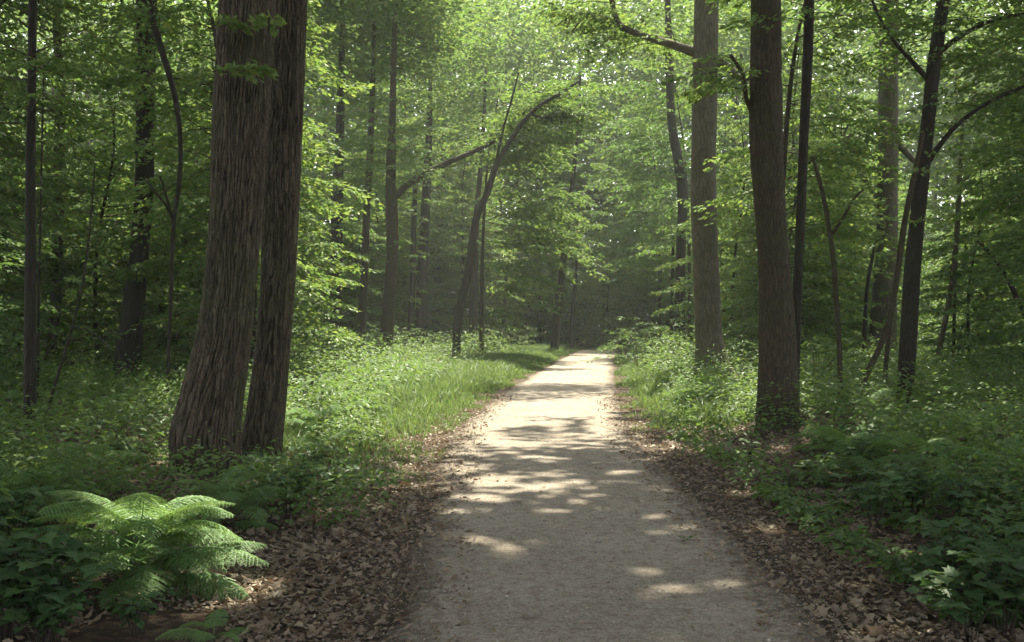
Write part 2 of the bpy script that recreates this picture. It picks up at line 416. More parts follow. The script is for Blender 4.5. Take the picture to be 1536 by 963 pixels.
def crown_on(mb, pts, t0, t1, n, L0, L1, size=0.075, dens=1.0, tpl=LEAF6, az=None, spread=math.pi, pitch=(0.0, 0.5), droop=0.3, jitter=0.15):
    """n boughs along the stem polyline between t0 and t1"""
    ph = rs.uniform(0, 6.28)
    for k in range(n):
        t = t0 + (t1 - t0) * (k + rs.random()) / n
        i = t * (len(pts) - 1); i0 = min(int(i), len(pts) - 2)
        O = pts[i0] + (pts[i0 + 1] - pts[i0]) * (i - i0)
        a = ph + k * 2.4 + rs.normal(0, .3) if az is None else az + rs.uniform(-spread, spread)
        L = (L0 + (L1 - L0) * (t - t0) / max(t1 - t0, 1e-6)) * rs.uniform(0.65, 1.2)
        spray(mb, O + rs.normal(0, .05, 3), a, L, rs.uniform(*pitch), droop * rs.uniform(.6, 1.3), size, dens, tpl, wr=0.004 + 0.004 * L)

def canopy_crown(mb, c, Rx, thick, n, size, limbs_from=None):
    """high crown: flat clumps of leaves round the point c, thinned to let chosen sun patches through"""
    nb = max(8, int(n / 130))
    b = rs.normal(0, 1, (nb, 3)); b = unit(b) * (rs.random((nb, 1)) ** 0.42)
    B = c + b * np.array([Rx, Rx, thick])
    if limbs_from is not None:
        for k in range(7):
            q = B[rs.integers(nb)]
            p0 = limbs_from + rs.normal(0, .05, 3); mid = (p0 * 0.5 + q * 0.5) + np.array([0, 0, 0.8]) + rs.normal(0, .4, 3)
            pp = smooth_path([p0, mid, q], 8)
            tube(mb, pp, np.linspace(0.11, 0.02, 8), 5, 1)
    k = n // nb
    r = rs.normal(0, 1, (nb, k, 3)) * np.array([0.75, 0.75, 0.22])
    P = (B[:, None] + r).reshape(-1, 3)
    P = P[kept(P)]
    m = len(P)
    D = rs.normal(0, 1, (m, 3)) * np.array([1, 1, .35]); N = UP + rs.normal(0, .6, (m, 3))
    leaves(mb, LEAF6, P, D, N, size * rs.uniform(.7, 1.3, m))

# ------------------------------------------------------------------ trees whose stems the photograph shows
landmarks = []     # (px at eye level, depth, short name) for describing what stands between them

def stem(path_px, d, dz=None, n=28):
    """pixel stem (x, y, width) at depth d -> smooth world polyline and radii"""
    P = []
    for k, (x, y, w) in enumerate(path_px):
        dd = d + (dz[k] if dz else 0)
        p = at(x, y, dd); P.append([*p, w / F * dd / 2])
    S = smooth_path(P, n)
    return S[:, :3], np.maximum(S[:, 3], 0.004)

def make_tree(name, label, cat, d, px, bark, ref=None, top=None, branches=(), crown=None, canopy=None, sides=12, n=30, bump=0.05, roots=None, leaf='understory', extra=None, group=None, dz=None, seed=0, furrow=None):
    px = list(px)
    P, Rr = stem(px, d, dz, n)
    g = float(gz(P[0, 0], P[0, 1]))
    # carry the stem a little below the soil
    P = np.concatenate([[[P[0, 0] - (P[1, 0] - P[0, 0]) * 0.2, P[0, 1], min(g, P[0, 2]) - 0.25]], P]); Rr = np.concatenate([[Rr[0] * 1.06], Rr])
    if top:
        t = unit(P[-1] - P[-4]); h = top - P[-1, 2]; ext = []
        for k in range(1, 8):
            u = k / 7; q = P[-1] + np.array([t[0] / max(t[2], .5) * h * u * (1 - .4 * u), t[1] * 0, h * u]); ext.append(q)
        P = np.concatenate([P, ext]); Rr = np.concatenate([Rr, Rr[-1] * (1 - 0.55 * np.linspace(1/7, 1, 7))])
    base = np.array([P[1, 0], P[1, 1], g])
    t = thing(name, label, cat, base, group)
    mb = MB(); tube(mb, P, Rr, sides, 0, bump, roots, seed, furrow=furrow)
    mb.build('trunk', M[bark], t, base, smooth=True)
    bs = []
    for bpx in branches:
        dd = d
        S, r = stem(bpx, dd, None, 16)
        S[:, 1] += np.linspace(0, 1, 16) * rs.uniform(-0.8, 0.3)
        b = MB(); tube(b, S, r, 7, 0, 0.06, None, seed + 5)
        b.build('branch', M[bark], t, base, smooth=True); bs.append(S)
    if crown or canopy or extra:
        mb = MB()
        if crown:
            for c in crown:
                c = dict(c); on = c.pop('on', None)
                crown_on(mb, P if on is None else bs[on], **c)
        if extra:
            for e in extra: spray(mb, **e)
        if canopy:
            canopy_crown(mb, P[-1] + np.array(canopy.get('off', (0, 0, 0)), float), canopy['R'], canopy['thick'], canopy['n'], canopy['size'], P[-2] if d < 24 else None)
        if mb.n: mb.build('crown', [M[leaf if not canopy else 'canopy'], M['twig']], t, base)
    x_eye = np.interp(1.6, P[:, 2], P[:, 0]) / P[1, 1] * F + 768
    if ref: landmarks.append((x_eye, d, ref))
    return t, P, bs

lob = lambda *a: [(R(x), w, s) for x, w, s in a]
# nearest pair, left of the path
make_tree('furrowed_tree', 'thickest furrowed trunk, nearest of the pair behind the big fern', 'tree', 10.5,
    [(309, 716, 104), (310, 690, 99), (309, 655, 100), (316, 610, 93), (328, 550, 84), (337, 500, 78), (348, 400, 73), (355, 300, 75), (360, 200, 79), (366, 100, 80), (371, 0, 81)],
    'bark_furrowed', 'thick furrowed trunk', top=15.5, sides=380, n=300, bump=0.04, seed=1, furrow=(.052, .028),
    roots=(0.16, 0.35, lob((200, .5, 1), (300, .4, .7), (20, .35, .5))),
    canopy=dict(R=6.5, thick=2.6, n=20000, size=.27, off=(-.5, 0, 1.5)),
    extra=[dict(O=at(318, 35, 10.0), az=R(-18), L=0.7, size=.075, tpl=MAPLE, dens=3.0, droop=.12), dict(O=at(318, 108, 10.0), az=R(-24), L=0.75, size=.075, tpl=MAPLE, dens=3.0, droop=.14),
           dict(O=at(335, 40, 10.0), az=R(200), L=0.5, size=.085, tpl=MAPLE, dens=.8)])
make_tree('furrowed_tree', 'slimmer furrowed trunk close behind the thickest trunk, slightly leaning', 'tree', 11.5,
    [(391, 700, 66), (392, 670, 60), (401, 600, 54), (411, 500, 49), (418, 400, 49), (420, 300, 56), (426, 200, 52), (431, 100, 50), (435, 0, 48)],
    'bark_furrowed', 'slim furrowed trunk', top=16.5, sides=300, n=300, bump=0.04, seed=3, furrow=(.048, .026),
    roots=(0.22, 0.3, lob((-30, .4, 1), (250, .4, .8))),
    canopy=dict(R=6, thick=2.4, n=20000, size=.27, off=(1, -1, 1.5)),
    extra=[dict(O=at(470, -30, 11), az=R(-10), L=1.0, size=.10, tpl=MAPLE, dens=.8, droop=.2), dict(O=at(500, -45, 11), az=R(10), L=.9, size=.10, tpl=MAPLE, dens=.8, droop=.2)])
# right of the path
make_tree('tall_tree', 'brown straight trunk with spreading roots on the mound right of the path', 'tree', 14.5,
    [(1166, 655, 100), (1168, 632, 76), (1167, 600, 61), (1166, 500, 54), (1161, 400, 46), (1154, 300, 45), (1149, 200, 49), (1149, 100, 45), (1149, 0, 43)],
    'bark_brown', 'brown trunk with roots', top=16, sides=200, n=220, bump=0.06, seed=5, furrow=(.028, .009),
    roots=(0.6, 0.38, lob((200, .3, 1), (250, .25, .8), (310, .3, .7), (0, .35, .9))),
    branches=[[(1127, 165, 9), (1117, 150, 7), (1108, 120, 6), (1085, 95, 5)]],
    canopy=dict(R=6, thick=2.4, n=20000, size=.27, off=(0, 0, 1.5)),
    crown=[dict(on=0, t0=.3, t1=1, n=7, L0=.5, L1=.6, size=.08, tpl=LEAF6)],
    extra=[dict(O=at(1128, 120, 14), az=R(190), L=1.2, size=.08, tpl=LEAF6, dens=2.0, droop=.12), dict(O=at(1115, 135, 14), az=R(215), L=.9, size=.085, tpl=LEAF6),
           dict(O=at(1150, 125, 14), az=R(170), L=1.3, size=.08, tpl=LEAF6, dens=2.0), dict(O=at(1200, 30, 14), az=R(200), L=1.1, size=.085, tpl=LEAF6)])
make_tree('slender_tree', 'dark slender trunk rising close behind the brown trunk with roots', 'tree', 15.3,
    [(1190, 640, 15), (1192, 560, 15), (1195, 460, 14), (1200, 350, 14), (1206, 200, 14), (1211, 100, 15), (1214, 0, 15)],
    'bark_dark', 'dark slender trunk', top=13, sides=16, seed=7, crown=[dict(t0=.72, t1=1, n=16, L0=1.4, L1=1.6, size=.085)])
make_tree('tall_tree', 'grey ridged trunk with flared base among sunlit bushes right of the bend', 'tree', 28,
    [(1070, 580, 84), (1069, 560, 64), (1067, 540, 50), (1063, 500, 40), (1059, 400, 39), (1055, 300, 38), (1056, 200, 37), (1058, 100, 37), (1060, 0, 36)],
    'bark_ridged', 'grey ridged trunk', top=18, sides=40, n=80, bump=0.05, seed=9,
    roots=(0.35, 0.4, lob((-10, .4, 1), (200, .35, .6), (270, .3, .5))),
    branches=[[(1042, 78, 15), (1005, 66, 12), (960, 52, 10), (930, 38, 9), (918, 5, 8), (912, -50, 6)], [(955, 50, 5), (920, 30, 4), (880, 22, 3), (858, 45, 2)],
              [(1074, 90, 16), (1092, 103, 13), (1108, 118, 10), (1130, 120, 7)]],
    crown=[dict(on=0, t0=.05, t1=1, n=24, L0=2.0, L1=2.6, size=.125, az=R(150), spread=2.2), dict(on=1, t0=.1, t1=1, n=12, L0=1.2, L1=1.2, size=.10), dict(on=2, t0=.2, t1=1, n=9, L0=1.2, L1=1.4, size=.09)],
    canopy=dict(R=7.0, thick=5, n=24000, size=0.23, off=(0, 0, 0)))
make_tree('forked_tree', 'near black forked trunk with upswept limbs in the right woods', 'tree', 18,
    [(1356, 622, 28), (1357, 600, 25), (1363, 500, 25), (1369, 400, 24), (1376, 330, 22), (1383, 260, 22), (1391, 190, 20), (1401, 100, 20), (1415, 0, 19)],
    'bark_dark', 'black forked trunk', top=14.5, sides=24, n=50, seed=11, roots=(.3, .25, lob((180, .4, 1), (320, .4, 1))),
    branches=[[(1392, 243, 10), (1408, 218, 8), (1430, 190, 7), (1465, 163, 6), (1505, 143, 5), (1545, 128, 4)],
              [(1391, 118, 9), (1362, 92, 7), (1330, 62, 5), (1310, 35, 5), (1290, -5, 4), (1280, -40, 3)],
              [(1408, 78, 9), (1440, 55, 7), (1480, 38, 5), (1545, 30, 4)]],
    crown=[dict(t0=.72, t1=1, n=20, L0=1.8, L1=1.8, size=.085), dict(on=0, t0=.2, t1=1, n=14, L0=1.1, L1=1.3, size=.085), dict(on=1, t0=.2, t1=1, n=12, L0=1.1, L1=1.3, size=.085), dict(on=2, t0=.2, t1=1, n=14, L0=1.2, L1=1.3, size=.085)])
make_tree('sapling', 'curved reddish sapling bowing up across the near black forked trunk', 'sapling', 17.2,
    [(1284, 634, 10), (1287, 605, 9), (1298, 565, 9), (1318, 525, 9), (1334, 480, 9), (1345, 420, 9), (1356, 340, 9), (1370, 268, 8), (1385, 200, 6)],
    'bark_brown', 'curved sapling', sides=10, seed=13, crown=[dict(t0=.7, t1=1, n=7, L0=.7, L1=.8, size=.08)])
make_tree('sapling', 'thin wavy sapling just beyond the dark slender trunk', 'sapling', 17.6,
    [(1261, 622, 9), (1260, 560, 8), (1258, 500, 8), (1254, 440, 8), (1249, 380, 8), (1240, 320, 7), (1228, 265, 6), (1218, 235, 5)],
    'bark_brown', 'thin wavy sapling', sides=9, seed=15, branches=[[(1249, 350, 6), (1262, 330, 5), (1278, 300, 4), (1292, 285, 3)]],
    crown=[dict(t0=.6, t1=1, n=8, L0=.8, L1=1.0, size=.08), dict(on=0, t0=.3, t1=1, n=5, L0=.7, L1=.7, size=.08)])
make_tree('tall_tree', 'broad pale mossy trunk standing farther back behind the near black trunk', 'tree', 36,
    [(1320, 555, 50), (1322, 530, 44), (1325, 480, 38), (1329, 400, 33), (1331, 300, 30), (1332, 200, 29), (1333, 100, 28), (1334, 0, 27)],
    'bark_mossy', 'broad mossy trunk', top=18, sides=28, n=50, seed=17,
    branches=[[(1320, 300, 10), (1296, 272, 9), (1274, 246, 8), (1258, 232, 7), (1270, 205, 5)], [(1287, 262, 6), (1284, 232, 5), (1262, 212, 4), (1272, 180, 3)], [(1345, 215, 11), (1362, 228, 10), (1376, 240, 8)]],
    crown=[dict(on=0, t0=.5, t1=1, n=6, L0=1.0, L1=1.0, size=.09)],
    canopy=dict(R=6.5, thick=5, n=18000, size=0.22))
make_tree('sapling', 'thin sapling stem beside the base of the near black trunk', 'sapling', 19,
    [(1325, 614, 9), (1328, 560, 8), (1333, 500, 7), (1338, 440, 6)], 'bark_brown', None, sides=8, seed=19, crown=[dict(t0=.75, t1=1, n=5, L0=.6, L1=.7, size=.08)])
make_tree('sapling', 'short dark sapling left of the broad pale mossy trunk', 'sapling', 31,
    [(1296, 555, 7), (1297, 500, 7), (1301, 430, 6), (1312, 370, 5), (1322, 320, 4)], 'bark_dark', None, sides=8, seed=20, crown=[dict(t0=.7, t1=1, n=8, L0=1.0, L1=1.0, size=.085)])
make_tree('sapling', 'tall grey sapling right of the near black trunk with one side branch', 'sapling', 27,
    [(1403, 572, 9), (1410, 520, 8), (1424, 450, 8), (1433, 380, 8), (1438, 300, 7), (1441, 245, 6), (1444, 180, 4)], 'bark_mossy', 'tall grey sapling', sides=9, seed=21,
    branches=[[(1440, 275, 5), (1458, 258, 4), (1485, 240, 3), (1510, 222, 2)]], crown=[dict(t0=.55, t1=1, n=16, L0=1.2, L1=1.1, size=.085), dict(on=0, t0=.2, t1=1, n=7, L0=.8, L1=.8, size=.085)])
make_tree('sapling', 'needle thin sapling next to the tall grey sapling', 'sapling', 29,
    [(1430, 565, 5), (1431, 500, 5), (1433, 420, 4), (1436, 350, 3)], 'bark_dark', None, sides=7, seed=22, crown=[dict(t0=.6, t1=1, n=6, L0=.8, L1=.8, size=.085)])
make_tree('sapling', 'thin sapling bending over from the right edge of the woods', 'sapling', 20,
    [(1580, 560, 9), (1556, 510, 8), (1532, 462, 8), (1510, 415, 7), (1487, 382, 6), (1466, 362, 4)], 'bark_dark', 'bending sapling', sides=9, seed=23, crown=[dict(t0=.5, t1=1, n=9, L0=.8, L1=.8, size=.08)])
make_tree('tall_tree', 'dark trunk half hidden by blue green leaves just left of the grey ridged trunk', 'tree', 45,
    [(1020, 545, 18), (1020, 460, 16), (1021, 380, 15), (1024, 300, 15), (1018, 245, 15), (1008, 190, 13), (1004, 100, 12)], 'bark_dark', 'half hidden trunk', top=19, sides=16, seed=25,
    crown=[dict(t0=.6, t1=1, n=22, L0=2.4, L1=2.2, size=.11), dict(t0=.38, t1=.52, n=7, L0=1.5, L1=1.5, size=.11)], canopy=dict(R=6.0, thick=5, n=18000, size=0.22))
make_tree('sapling', 'thinner of two straight saplings by the path bend', 'sapling', 50, [(989, 530, 4), (990, 460, 4), (991, 400, 3), (992, 360, 2)], 'bark_dark', None, sides=6, seed=26, crown=[dict(t0=.7, t1=1, n=8, L0=1.2, L1=1.2, size=.1)])
make_tree('sapling', 'stouter of two straight saplings by the path bend', 'sapling', 48, [(1007, 530, 6), (1008, 460, 5), (1009, 400, 5), (1010, 350, 4)], 'bark_dark', None, sides=6, seed=27, crown=[dict(t0=.7, t1=1, n=8, L0=1.2, L1=1.2, size=.1)])
# left of the path, beyond the verge
make_tree('leaning_tree', 'leaning tree arching over the path from the sunny verge', 'tree', 38,
    [(684, 548, 14), (685, 515, 13), (687, 478, 13), (704, 399, 12), (714, 329, 11), (731, 289, 10), (744, 249, 9), (761, 219, 8), (784, 184, 7), (811, 157, 6), (841, 140, 5), (870, 121, 3)],
    'bark_dark', 'leaning tree', sides=16, n=60, seed=29,
    branches=[[(796, 170, 4), (815, 176, 3), (838, 174, 3), (858, 168, 2)], [(740, 262, 4), (752, 205, 4), (770, 140, 3), (778, 110, 2)]],
    crown=[dict(t0=.66, t1=1, n=34, L0=2.8, L1=2.0, size=.13, az=R(80), spread=1.35), dict(t0=.90, t1=1, n=9, L0=1.3, L1=1.0, size=.12), dict(on=0, t0=.1, t1=1, n=14, L0=1.8, L1=1.8, size=.12, az=R(20), spread=1.4), dict(on=1, t0=.4, t1=1, n=10, L0=1.6, L1=1.6, size=.12, az=R(90), spread=1.4)])
make_tree('broken_tree', 'upright brown trunk with one long rising limb beside the verge', 'tree', 40,
    [(577, 548, 22), (579, 520, 20), (584, 450, 19), (589, 370, 18), (587, 310, 19), (586, 285, 16), (587, 220, 14), (588, 190, 11)], 'bark_brown', 'trunk with rising limb', sides=20, n=40, seed=31, top=17,
    branches=[[(592, 296, 11), (612, 277, 10), (650, 254, 9), (690, 236, 8), (718, 224, 7), (751, 205, 6), (773, 178, 6), (800, 161, 5), (830, 145, 4)]],
    crown=[dict(t0=.62, t1=1, n=36, L0=2.6, L1=2.4, size=.11), dict(on=0, t0=.45, t1=1, n=20, L0=1.4, L1=1.8, size=.12, az=R(75), spread=1.3), dict(t0=.36, t1=.45, n=6, L0=1.3, L1=1.3, size=.1)], canopy=dict(R=6.0, thick=5, n=18000, size=0.22))
make_tree('tall_tree', 'slim trunk left of the trunk with the rising limb', 'tree', 44,
    [(540, 540, 14), (543, 480, 13), (546, 420, 12), (549, 340, 11), (554, 250, 11), (557, 180, 9)], 'bark_brown', 'slim trunk', sides=12, seed=33, top=16,
    crown=[dict(t0=.55, t1=1, n=34, L0=2.4, L1=2.2, size=.11)], canopy=dict(R=5.5, thick=5, n=14000, size=0.22))
make_tree('ivy_clad_tree', 'stout dark trunk wrapped in leaves just right of the twin furrowed trunks', 'tree', 46,
    [(494, 545, 46), (496, 510, 38), (499, 460, 28), (503, 400, 22), (505, 330, 18), (508, 250, 15)], 'bark_dark', 'leaf wrapped trunk', sides=16, seed=35, top=17,
    crown=[dict(t0=.12, t1=.45, n=26, L0=.7, L1=.6, size=.10), dict(t0=.5, t1=1, n=34, L0=2.4, L1=2.2, size=.11)], canopy=dict(R=5.5, thick=5, n=14000, size=0.22))
for k, (px, lab, ref, d, cr) in enumerate([
    ([(630, 540, 18), (632, 450, 16), (636, 360, 15), (641, 260, 13)], 'widest of the straight trunks behind the rising limb', 'widest straight trunk', 54, 1),
    ([(614, 540, 10), (618, 440, 9), (621, 330, 8), (624, 250, 7)], 'thin straight trunk between the rising limb trunk and the widest trunk', None, 52, 0),
    ([(651, 540, 12), (655, 440, 11), (660, 330, 10), (664, 240, 9)], 'dim trunk midway between the widest straight trunk and the leaning tree', 'dim trunk', 60, 1),
    ([(709, 540, 13), (710, 460, 13), (712, 390, 11), (715, 320, 9), (719, 274, 8)], 'dark trunk standing just behind the leaning tree', 'dark trunk behind', 52, 1),
    ([(831, 530, 14), (835, 480, 12), (841, 430, 11), (849, 355, 9), (858, 280, 7)], 'dark tilted trunk at the end of the sunny verge', 'dark tilted trunk', 52, 1),
    ([(856, 530, 6), (859, 470, 6), (863, 420, 5), (868, 360, 3)], 'thin trunk just right of the dark tilted trunk', None, 58, 0),
    ([(807, 530, 8), (809, 470, 7), (811, 430, 6)], 'short dim trunk left of the dark tilted trunk', None, 66, 0),
    ([(751, 535, 7), (755, 490, 6), (758, 440, 5), (760, 400, 3)], 'small dark sapling between leaning tree and dark tilted trunk', 'small dark sapling', 56, 0),
    ]):
    make_tree('tall_tree' if cr else 'sapling', lab, 'tree' if cr else 'sapling', d, px, 'bark_dark', ref, sides=10, seed=40 + k, top=15 if cr else None,
        crown=[dict(t0=.5 if cr else .6, t1=1, n=26 if cr else 10, L0=2.4 if cr else 1.4, L1=2.0 if cr else 1.0, size=.12)], canopy=dict(R=5.5, thick=5, n=12000, size=0.23) if cr else None)
# far left
make_tree('slender_tree', 'straight dark pole like trunk nearest the left edge', 'tree', 13.4,
    [(44, 670, 19), (45, 600, 18), (45, 500, 17), (46, 400, 16), (46, 250, 14), (48, 100, 12), (49, 0, 12)], 'bark_dark', 'pole like trunk', sides=18, n=50, seed=51, top=13,
    canopy=dict(R=6.5, thick=2.2, n=18000, size=.25, off=(-1.5, 3, 2)),  # unseen crown, added to shade the ground on the left
    crown=[dict(t0=.62, t1=1, n=22, L0=1.4, L1=1.8, size=.085, tpl=LEAF6)])
make_tree('slender_tree', 'grey trunk second from the left edge with a kinked top', 'tree', 26,
    [(70, 580, 14), (78, 510, 15), (85, 440, 16), (87, 340, 15), (89, 220, 15), (91, 130, 14), (86, 60, 12), (84, 0, 11)], 'bark_mossy', 'kinked grey trunk', sides=14, seed=53, top=14,
    crown=[dict(t0=.5, t1=1, n=30, L0=1.8, L1=1.8, size=.09)], canopy=dict(R=8, thick=2.5, n=24000, size=.24))  # high crown widened to darken the undergrowth below
make_tree('tall_tree', 'dark knotted trunk seen in pieces through leaves left of the furrowed pair', 'tree', 23,
    [(190, 560, 40), (194, 520, 36), (200, 460, 32), (207, 400, 28), (213, 330, 27), (217, 250, 27), (218, 150, 27), (219, 60, 29), (220, 0, 30)], 'bark_dark', 'dark knotted trunk', sides=24, n=50, bump=.1, seed=55, top=16,
    crown=[dict(t0=.25, t1=.5, n=4, L0=.9, L1=.9, size=.09), dict(t0=.68, t1=.85, n=12, L0=1.8, L1=1.8, size=.095)], canopy=dict(R=9, thick=4, n=26000, size=0.25))  # canopy enlarged out of view for more shade on the left
make_tree('sapling', 'snaking dark sapling winding upward between knotted trunk and furrowed trunk', 'sapling', 16.5,
    [(252, 560, 6), (255, 480, 6), (258, 400, 6), (261, 330, 7), (268, 280, 7), (271, 230, 7), (268, 180, 8), (259, 130, 9), (244, 80, 10), (230, 30, 10), (222, -10, 10)], 'bark_dark', 'snaking sapling', sides=10, n=50, seed=57, top=10,
    branches=[[(259, 325, 5), (248, 305, 4), (236, 290, 4), (224, 272, 3)], [(259, 330, 4), (260, 300, 4), (259, 272, 3)]], crown=[dict(t0=.75, t1=1, n=14, L0=1.4, L1=1.4, size=.09)])
make_tree('sapling', 'light brown slim stem close left of the thickest furrowed trunk', 'sapling', 29,
    [(263, 555, 10), (266, 490, 9), (273, 400, 9), (282, 330, 8), (291, 270, 7), (298, 200, 5)], 'bark_ridged', 'light brown stem', sides=9, seed=59, crown=[dict(t0=.6, t1=1, n=12, L0=1.2, L1=1.2, size=.09)])
make_tree('sapling', 'hair thin upright sapling right of the pole like trunk', 'sapling', 18,
    [(57, 585, 4), (58, 450, 4), (61, 320, 3), (64, 170, 3), (66, 90, 2)], 'bark_dark', None, sides=7, seed=61, crown=[dict(t0=.55, t1=1, n=9, L0=.8, L1=.8, size=.085)])
make_tree('sapling', 'thin bent sapling slanting up out of the ferns near the pole like trunk', 'sapling', 15,
    [(66, 635, 5), (80, 585, 5), (100, 520, 4), (116, 460, 4), (128, 400, 3), (138, 310, 3), (142, 250, 2)], 'bark_dark', 'thin bent sapling', sides=8, seed=63,
    branches=[[(108, 490, 3), (135, 495, 2), (170, 520, 2)]], crown=[dict(t0=.55, t1=1, n=9, L0=.6, L1=.6, size=.08)])
def tiered(name_label, px, d, h, side, z0, n, L, size, seed, reach=None, bark='bark_brown'):
    x = (px - 768) / F * d; g = float(gz(x, d)); base = np.array([x, d, g])
    pts = smooth_path([[x, d, g - .3], [x + .05 * side, d, g + h * .4], [x + .3 * side, d - .1, g + h * .75], [x + .8 * side, d - .2, g + h]], 30)
    t = thing('tiered_tree', name_label, 'tree', base)
    mb = MB(); tube(mb, pts, np.linspace(.11, .02, 30), 9, 0, .05, None, seed); mb.build('trunk', M[bark], t, base, smooth=True)
    mb = MB()
    for k in range(n):
        z = z0 + (h - z0) * (k + rs.random()) / n; i = min(29, int(z / h * 29))
        a = (0 if side > 0 else math.pi) + rs.uniform(-1.25, 1.25) * (1 if k % 4 or reach else 2.4)
        if reach: a *= .6
        spray(mb, pts[i], a, L * rs.uniform(.55, 1.15) * (np.interp(z, *reach) if reach else (1.15 - .45 * z / h)), rs.uniform(-.1, .75), rs.uniform(.15, .6), size, .9, LEAF6, flat=.8, wr=.014, wide=.7)
    mb.build('crown', [M['understory'], M['twig']], t, base)
tiered('sunlit tree with tiers of bright boughs rising behind the leaning tree', 722, 42, 11.5, 1, 1.9, 40, 4.4, .15, 301, ([1.6, 4, 5.4, 8, 11.5], [.42, .55, 1.05, .95, .6]))
tiered('sunlit tree whose boughs hang over the verge left of the leaning tree', 640, 62, 14.5, 1, 8.0, 46, 4.2, .14, 302)
tiered('blue green tree with tiers of boughs drooping towards the path bend', 1035, 47, 13, -1, 3.4, 42, 3.6, .15, 303)
tiered('tree with shaded boughs meeting over the path bend', 990, 58, 14, -1, 4.0, 40, 4.4, .17, 304)
tiered('tree with high boughs over the dark tilted trunk', 800, 70, 16, 1, 6.0, 56, 4.6, .16, 305)
tiered('tall tree closing the view straight beyond the end of the path', 905, 80, 20, -1, 5.0, 56, 4.8, .18, 310)
tiered('tree with broad soft boughs shading the upper left corner of the woods', -90, 21, 9.5, 1, 3.6, 52, 3.6, .105, 306)
tiered('tree hanging boughs behind the furrowed pair towards the knotted trunk', 352, 19, 9, -1, 3.2, 40, 2.6, .105, 307)
tiered('tree with broad dark boughs over the upper right corner of the woods', 1650, 21, 9.5, -1, 3.8, 52, 3.6, .105, 308)
tiered('tree with boughs crossing behind the dark slender trunk', 1168, 21, 9.5, 1, 3.6, 40, 2.6, .105, 309)
landmarks.append((905, 66, 'bend of the path'))

# unseen tall trees, added so their crowns shade the path and block sky
for k, (x, y, h) in enumerate([(-8.5, 4.5, 15), (8.5, 7.5, 16), (5.5, -3, 16), (10.5, 15.5, 15), (-11.5, 11, 16), (13.5, 24, 17), (-16, 19, 17), (0.5, -9, 16), (-13, -2, 16), (12.5, 0, 16), (15.5, 9, 16), (-5, -7, 16), (7, -11, 16), (14, -8, 16), (-10, -11, 16), (3.8, 3.2, 16), (-4.2, 1.5, 16)]):
    g = float(gz(x, y)); base = np.array([x, y, g])
    t = thing('tall_tree', 'unseen tall tree added out of view to shade the path', 'tree', base, 'unseen trees added for shade')
    pts = smooth_path([[x, y, g - .3], [x + .1, y, g + 3], [x - .1, y + .1, g + 9], [x, y, h - 1]], 20)
    mb = MB(); tube(mb, pts, np.linspace(.26, .11, 20), 12, 0, .05, None, 70 + k); mb.build('trunk', M['bark_brown'], t, base, smooth=True)
    mb = MB(); canopy_crown(mb, np.array([x, y, h + 1.0]), 6.8, 2.6, 20000, .29, pts[-3]); mb.build('crown', [M['canopy'], M['twig']], t, base)

# ------------------------------------------------------------------ understory trees between the stems
def understory(h, n, Lmax, size, seed, low=0.08):
    pts = smooth_path([[0, 0, -.3], [rs.normal(0, .1), rs.normal(0, .1), h * .35], [rs.normal(0, .25), rs.normal(0, .25), h * .7], [rs.normal(0, .4), rs.normal(0, .4), h]], 24)
    t = thing('understory_tree', 'x', 'tree', (0, 0, 0), 'leafy understory trees among the trunks')
    mb = MB(); tube(mb, pts, np.linspace(.045, .008, 24) * h / 6, 7, 0, .05, None, seed); mb.build('trunk', M['bark_dark'], t, smooth=True)
    mb = MB()
    crown_on(mb, pts, low, .6, int(n * .6), Lmax * 1.0, Lmax * .95, size, pitch=(0, .35))
    crown_on(mb, pts, .55, 1, n - int(n * .6), Lmax * .9, Lmax * .35, size, pitch=(.1, .7))
    mb.build('crown', [M['understory'], M['twig']], t)
    return t
protos = [understory(7.5, 80, 2.3, .115, 101), understory(9.5, 100, 2.6, .13, 102, .10), understory(6, 64, 2.1, .11, 103), understory(12, 120, 2.8, .135, 104, .12), understory(8.5, 90, 2.4, .115, 105, .06), understory(4.5, 54, 1.8, .095, 106, .03)]
spots = []
def ok(x, y):
    px = 768 + x / y * F
    if px < -160 or px > 1700: return False
    dx = x - float(pathx(y))
    if 503 < px < 720 and y < 43: return False
    if 585 < px < 725 and y < 56: return False
    for sp_, sd_ in ((1058, 30), (500, 46), (210, 23), (88, 26), (1328, 36), (1425, 27), (264, 17), (1252, 18), (1020, 45), (840, 52), (544, 44), (580, 40)):
        if y < sd_ and abs(px - sp_) < (2.3 if sp_ in (1058, 210, 1328, 580, 544) else 1.7) / y * F: return False
    if -4.5 < dx < 0 and y < 62: return False
    if 0 <= dx < 4.2 and y < 60: return False
    if 985 < px < 1110 and y < 30: return False
    if 720 < px < 880 and y < 58: return False
    for sx, sy in spots:
        if (sx - x)**2 + (sy - y)**2 < (1.25 + .012 * y)**2: return False
    return True
tries = 0
while len(spots) < 170 and tries < 6000:
    tries += 1
    y = 15.5 + 56 * rs.random() ** 1.1
    x = rs.uniform(-.58, .58) * y
    if ok(x, y): spots.append((x, y))
spots += [((p_ - 768) / F * d_, d_) for p_, d_ in ((815, 69), (838, 73), (866, 70), (890, 76), (912, 79), (935, 84), (955, 70), (978, 66), (995, 72), (1010, 62), (925, 90), (880, 86), (790, 70), (765, 66))]
landmarks.sort()
gaps = {}
for x, y in spots:
    px = 768 + x / y * F
    L = [l for l in landmarks if l[0] <= px]; Rr = [l for l in landmarks if l[0] > px]
    gaps.setdefault((L[-1][2] if L else None, Rr[0][2] if Rr else None), []).append((y, x))
ORD = ['nearest', 'second nearest', 'third nearest', 'fourth nearest', 'fifth nearest', 'sixth nearest', 'seventh nearest', 'eighth nearest', 'ninth nearest', 'tenth nearest', 'eleventh nearest', 'twelfth nearest']
used = set(); count = 0
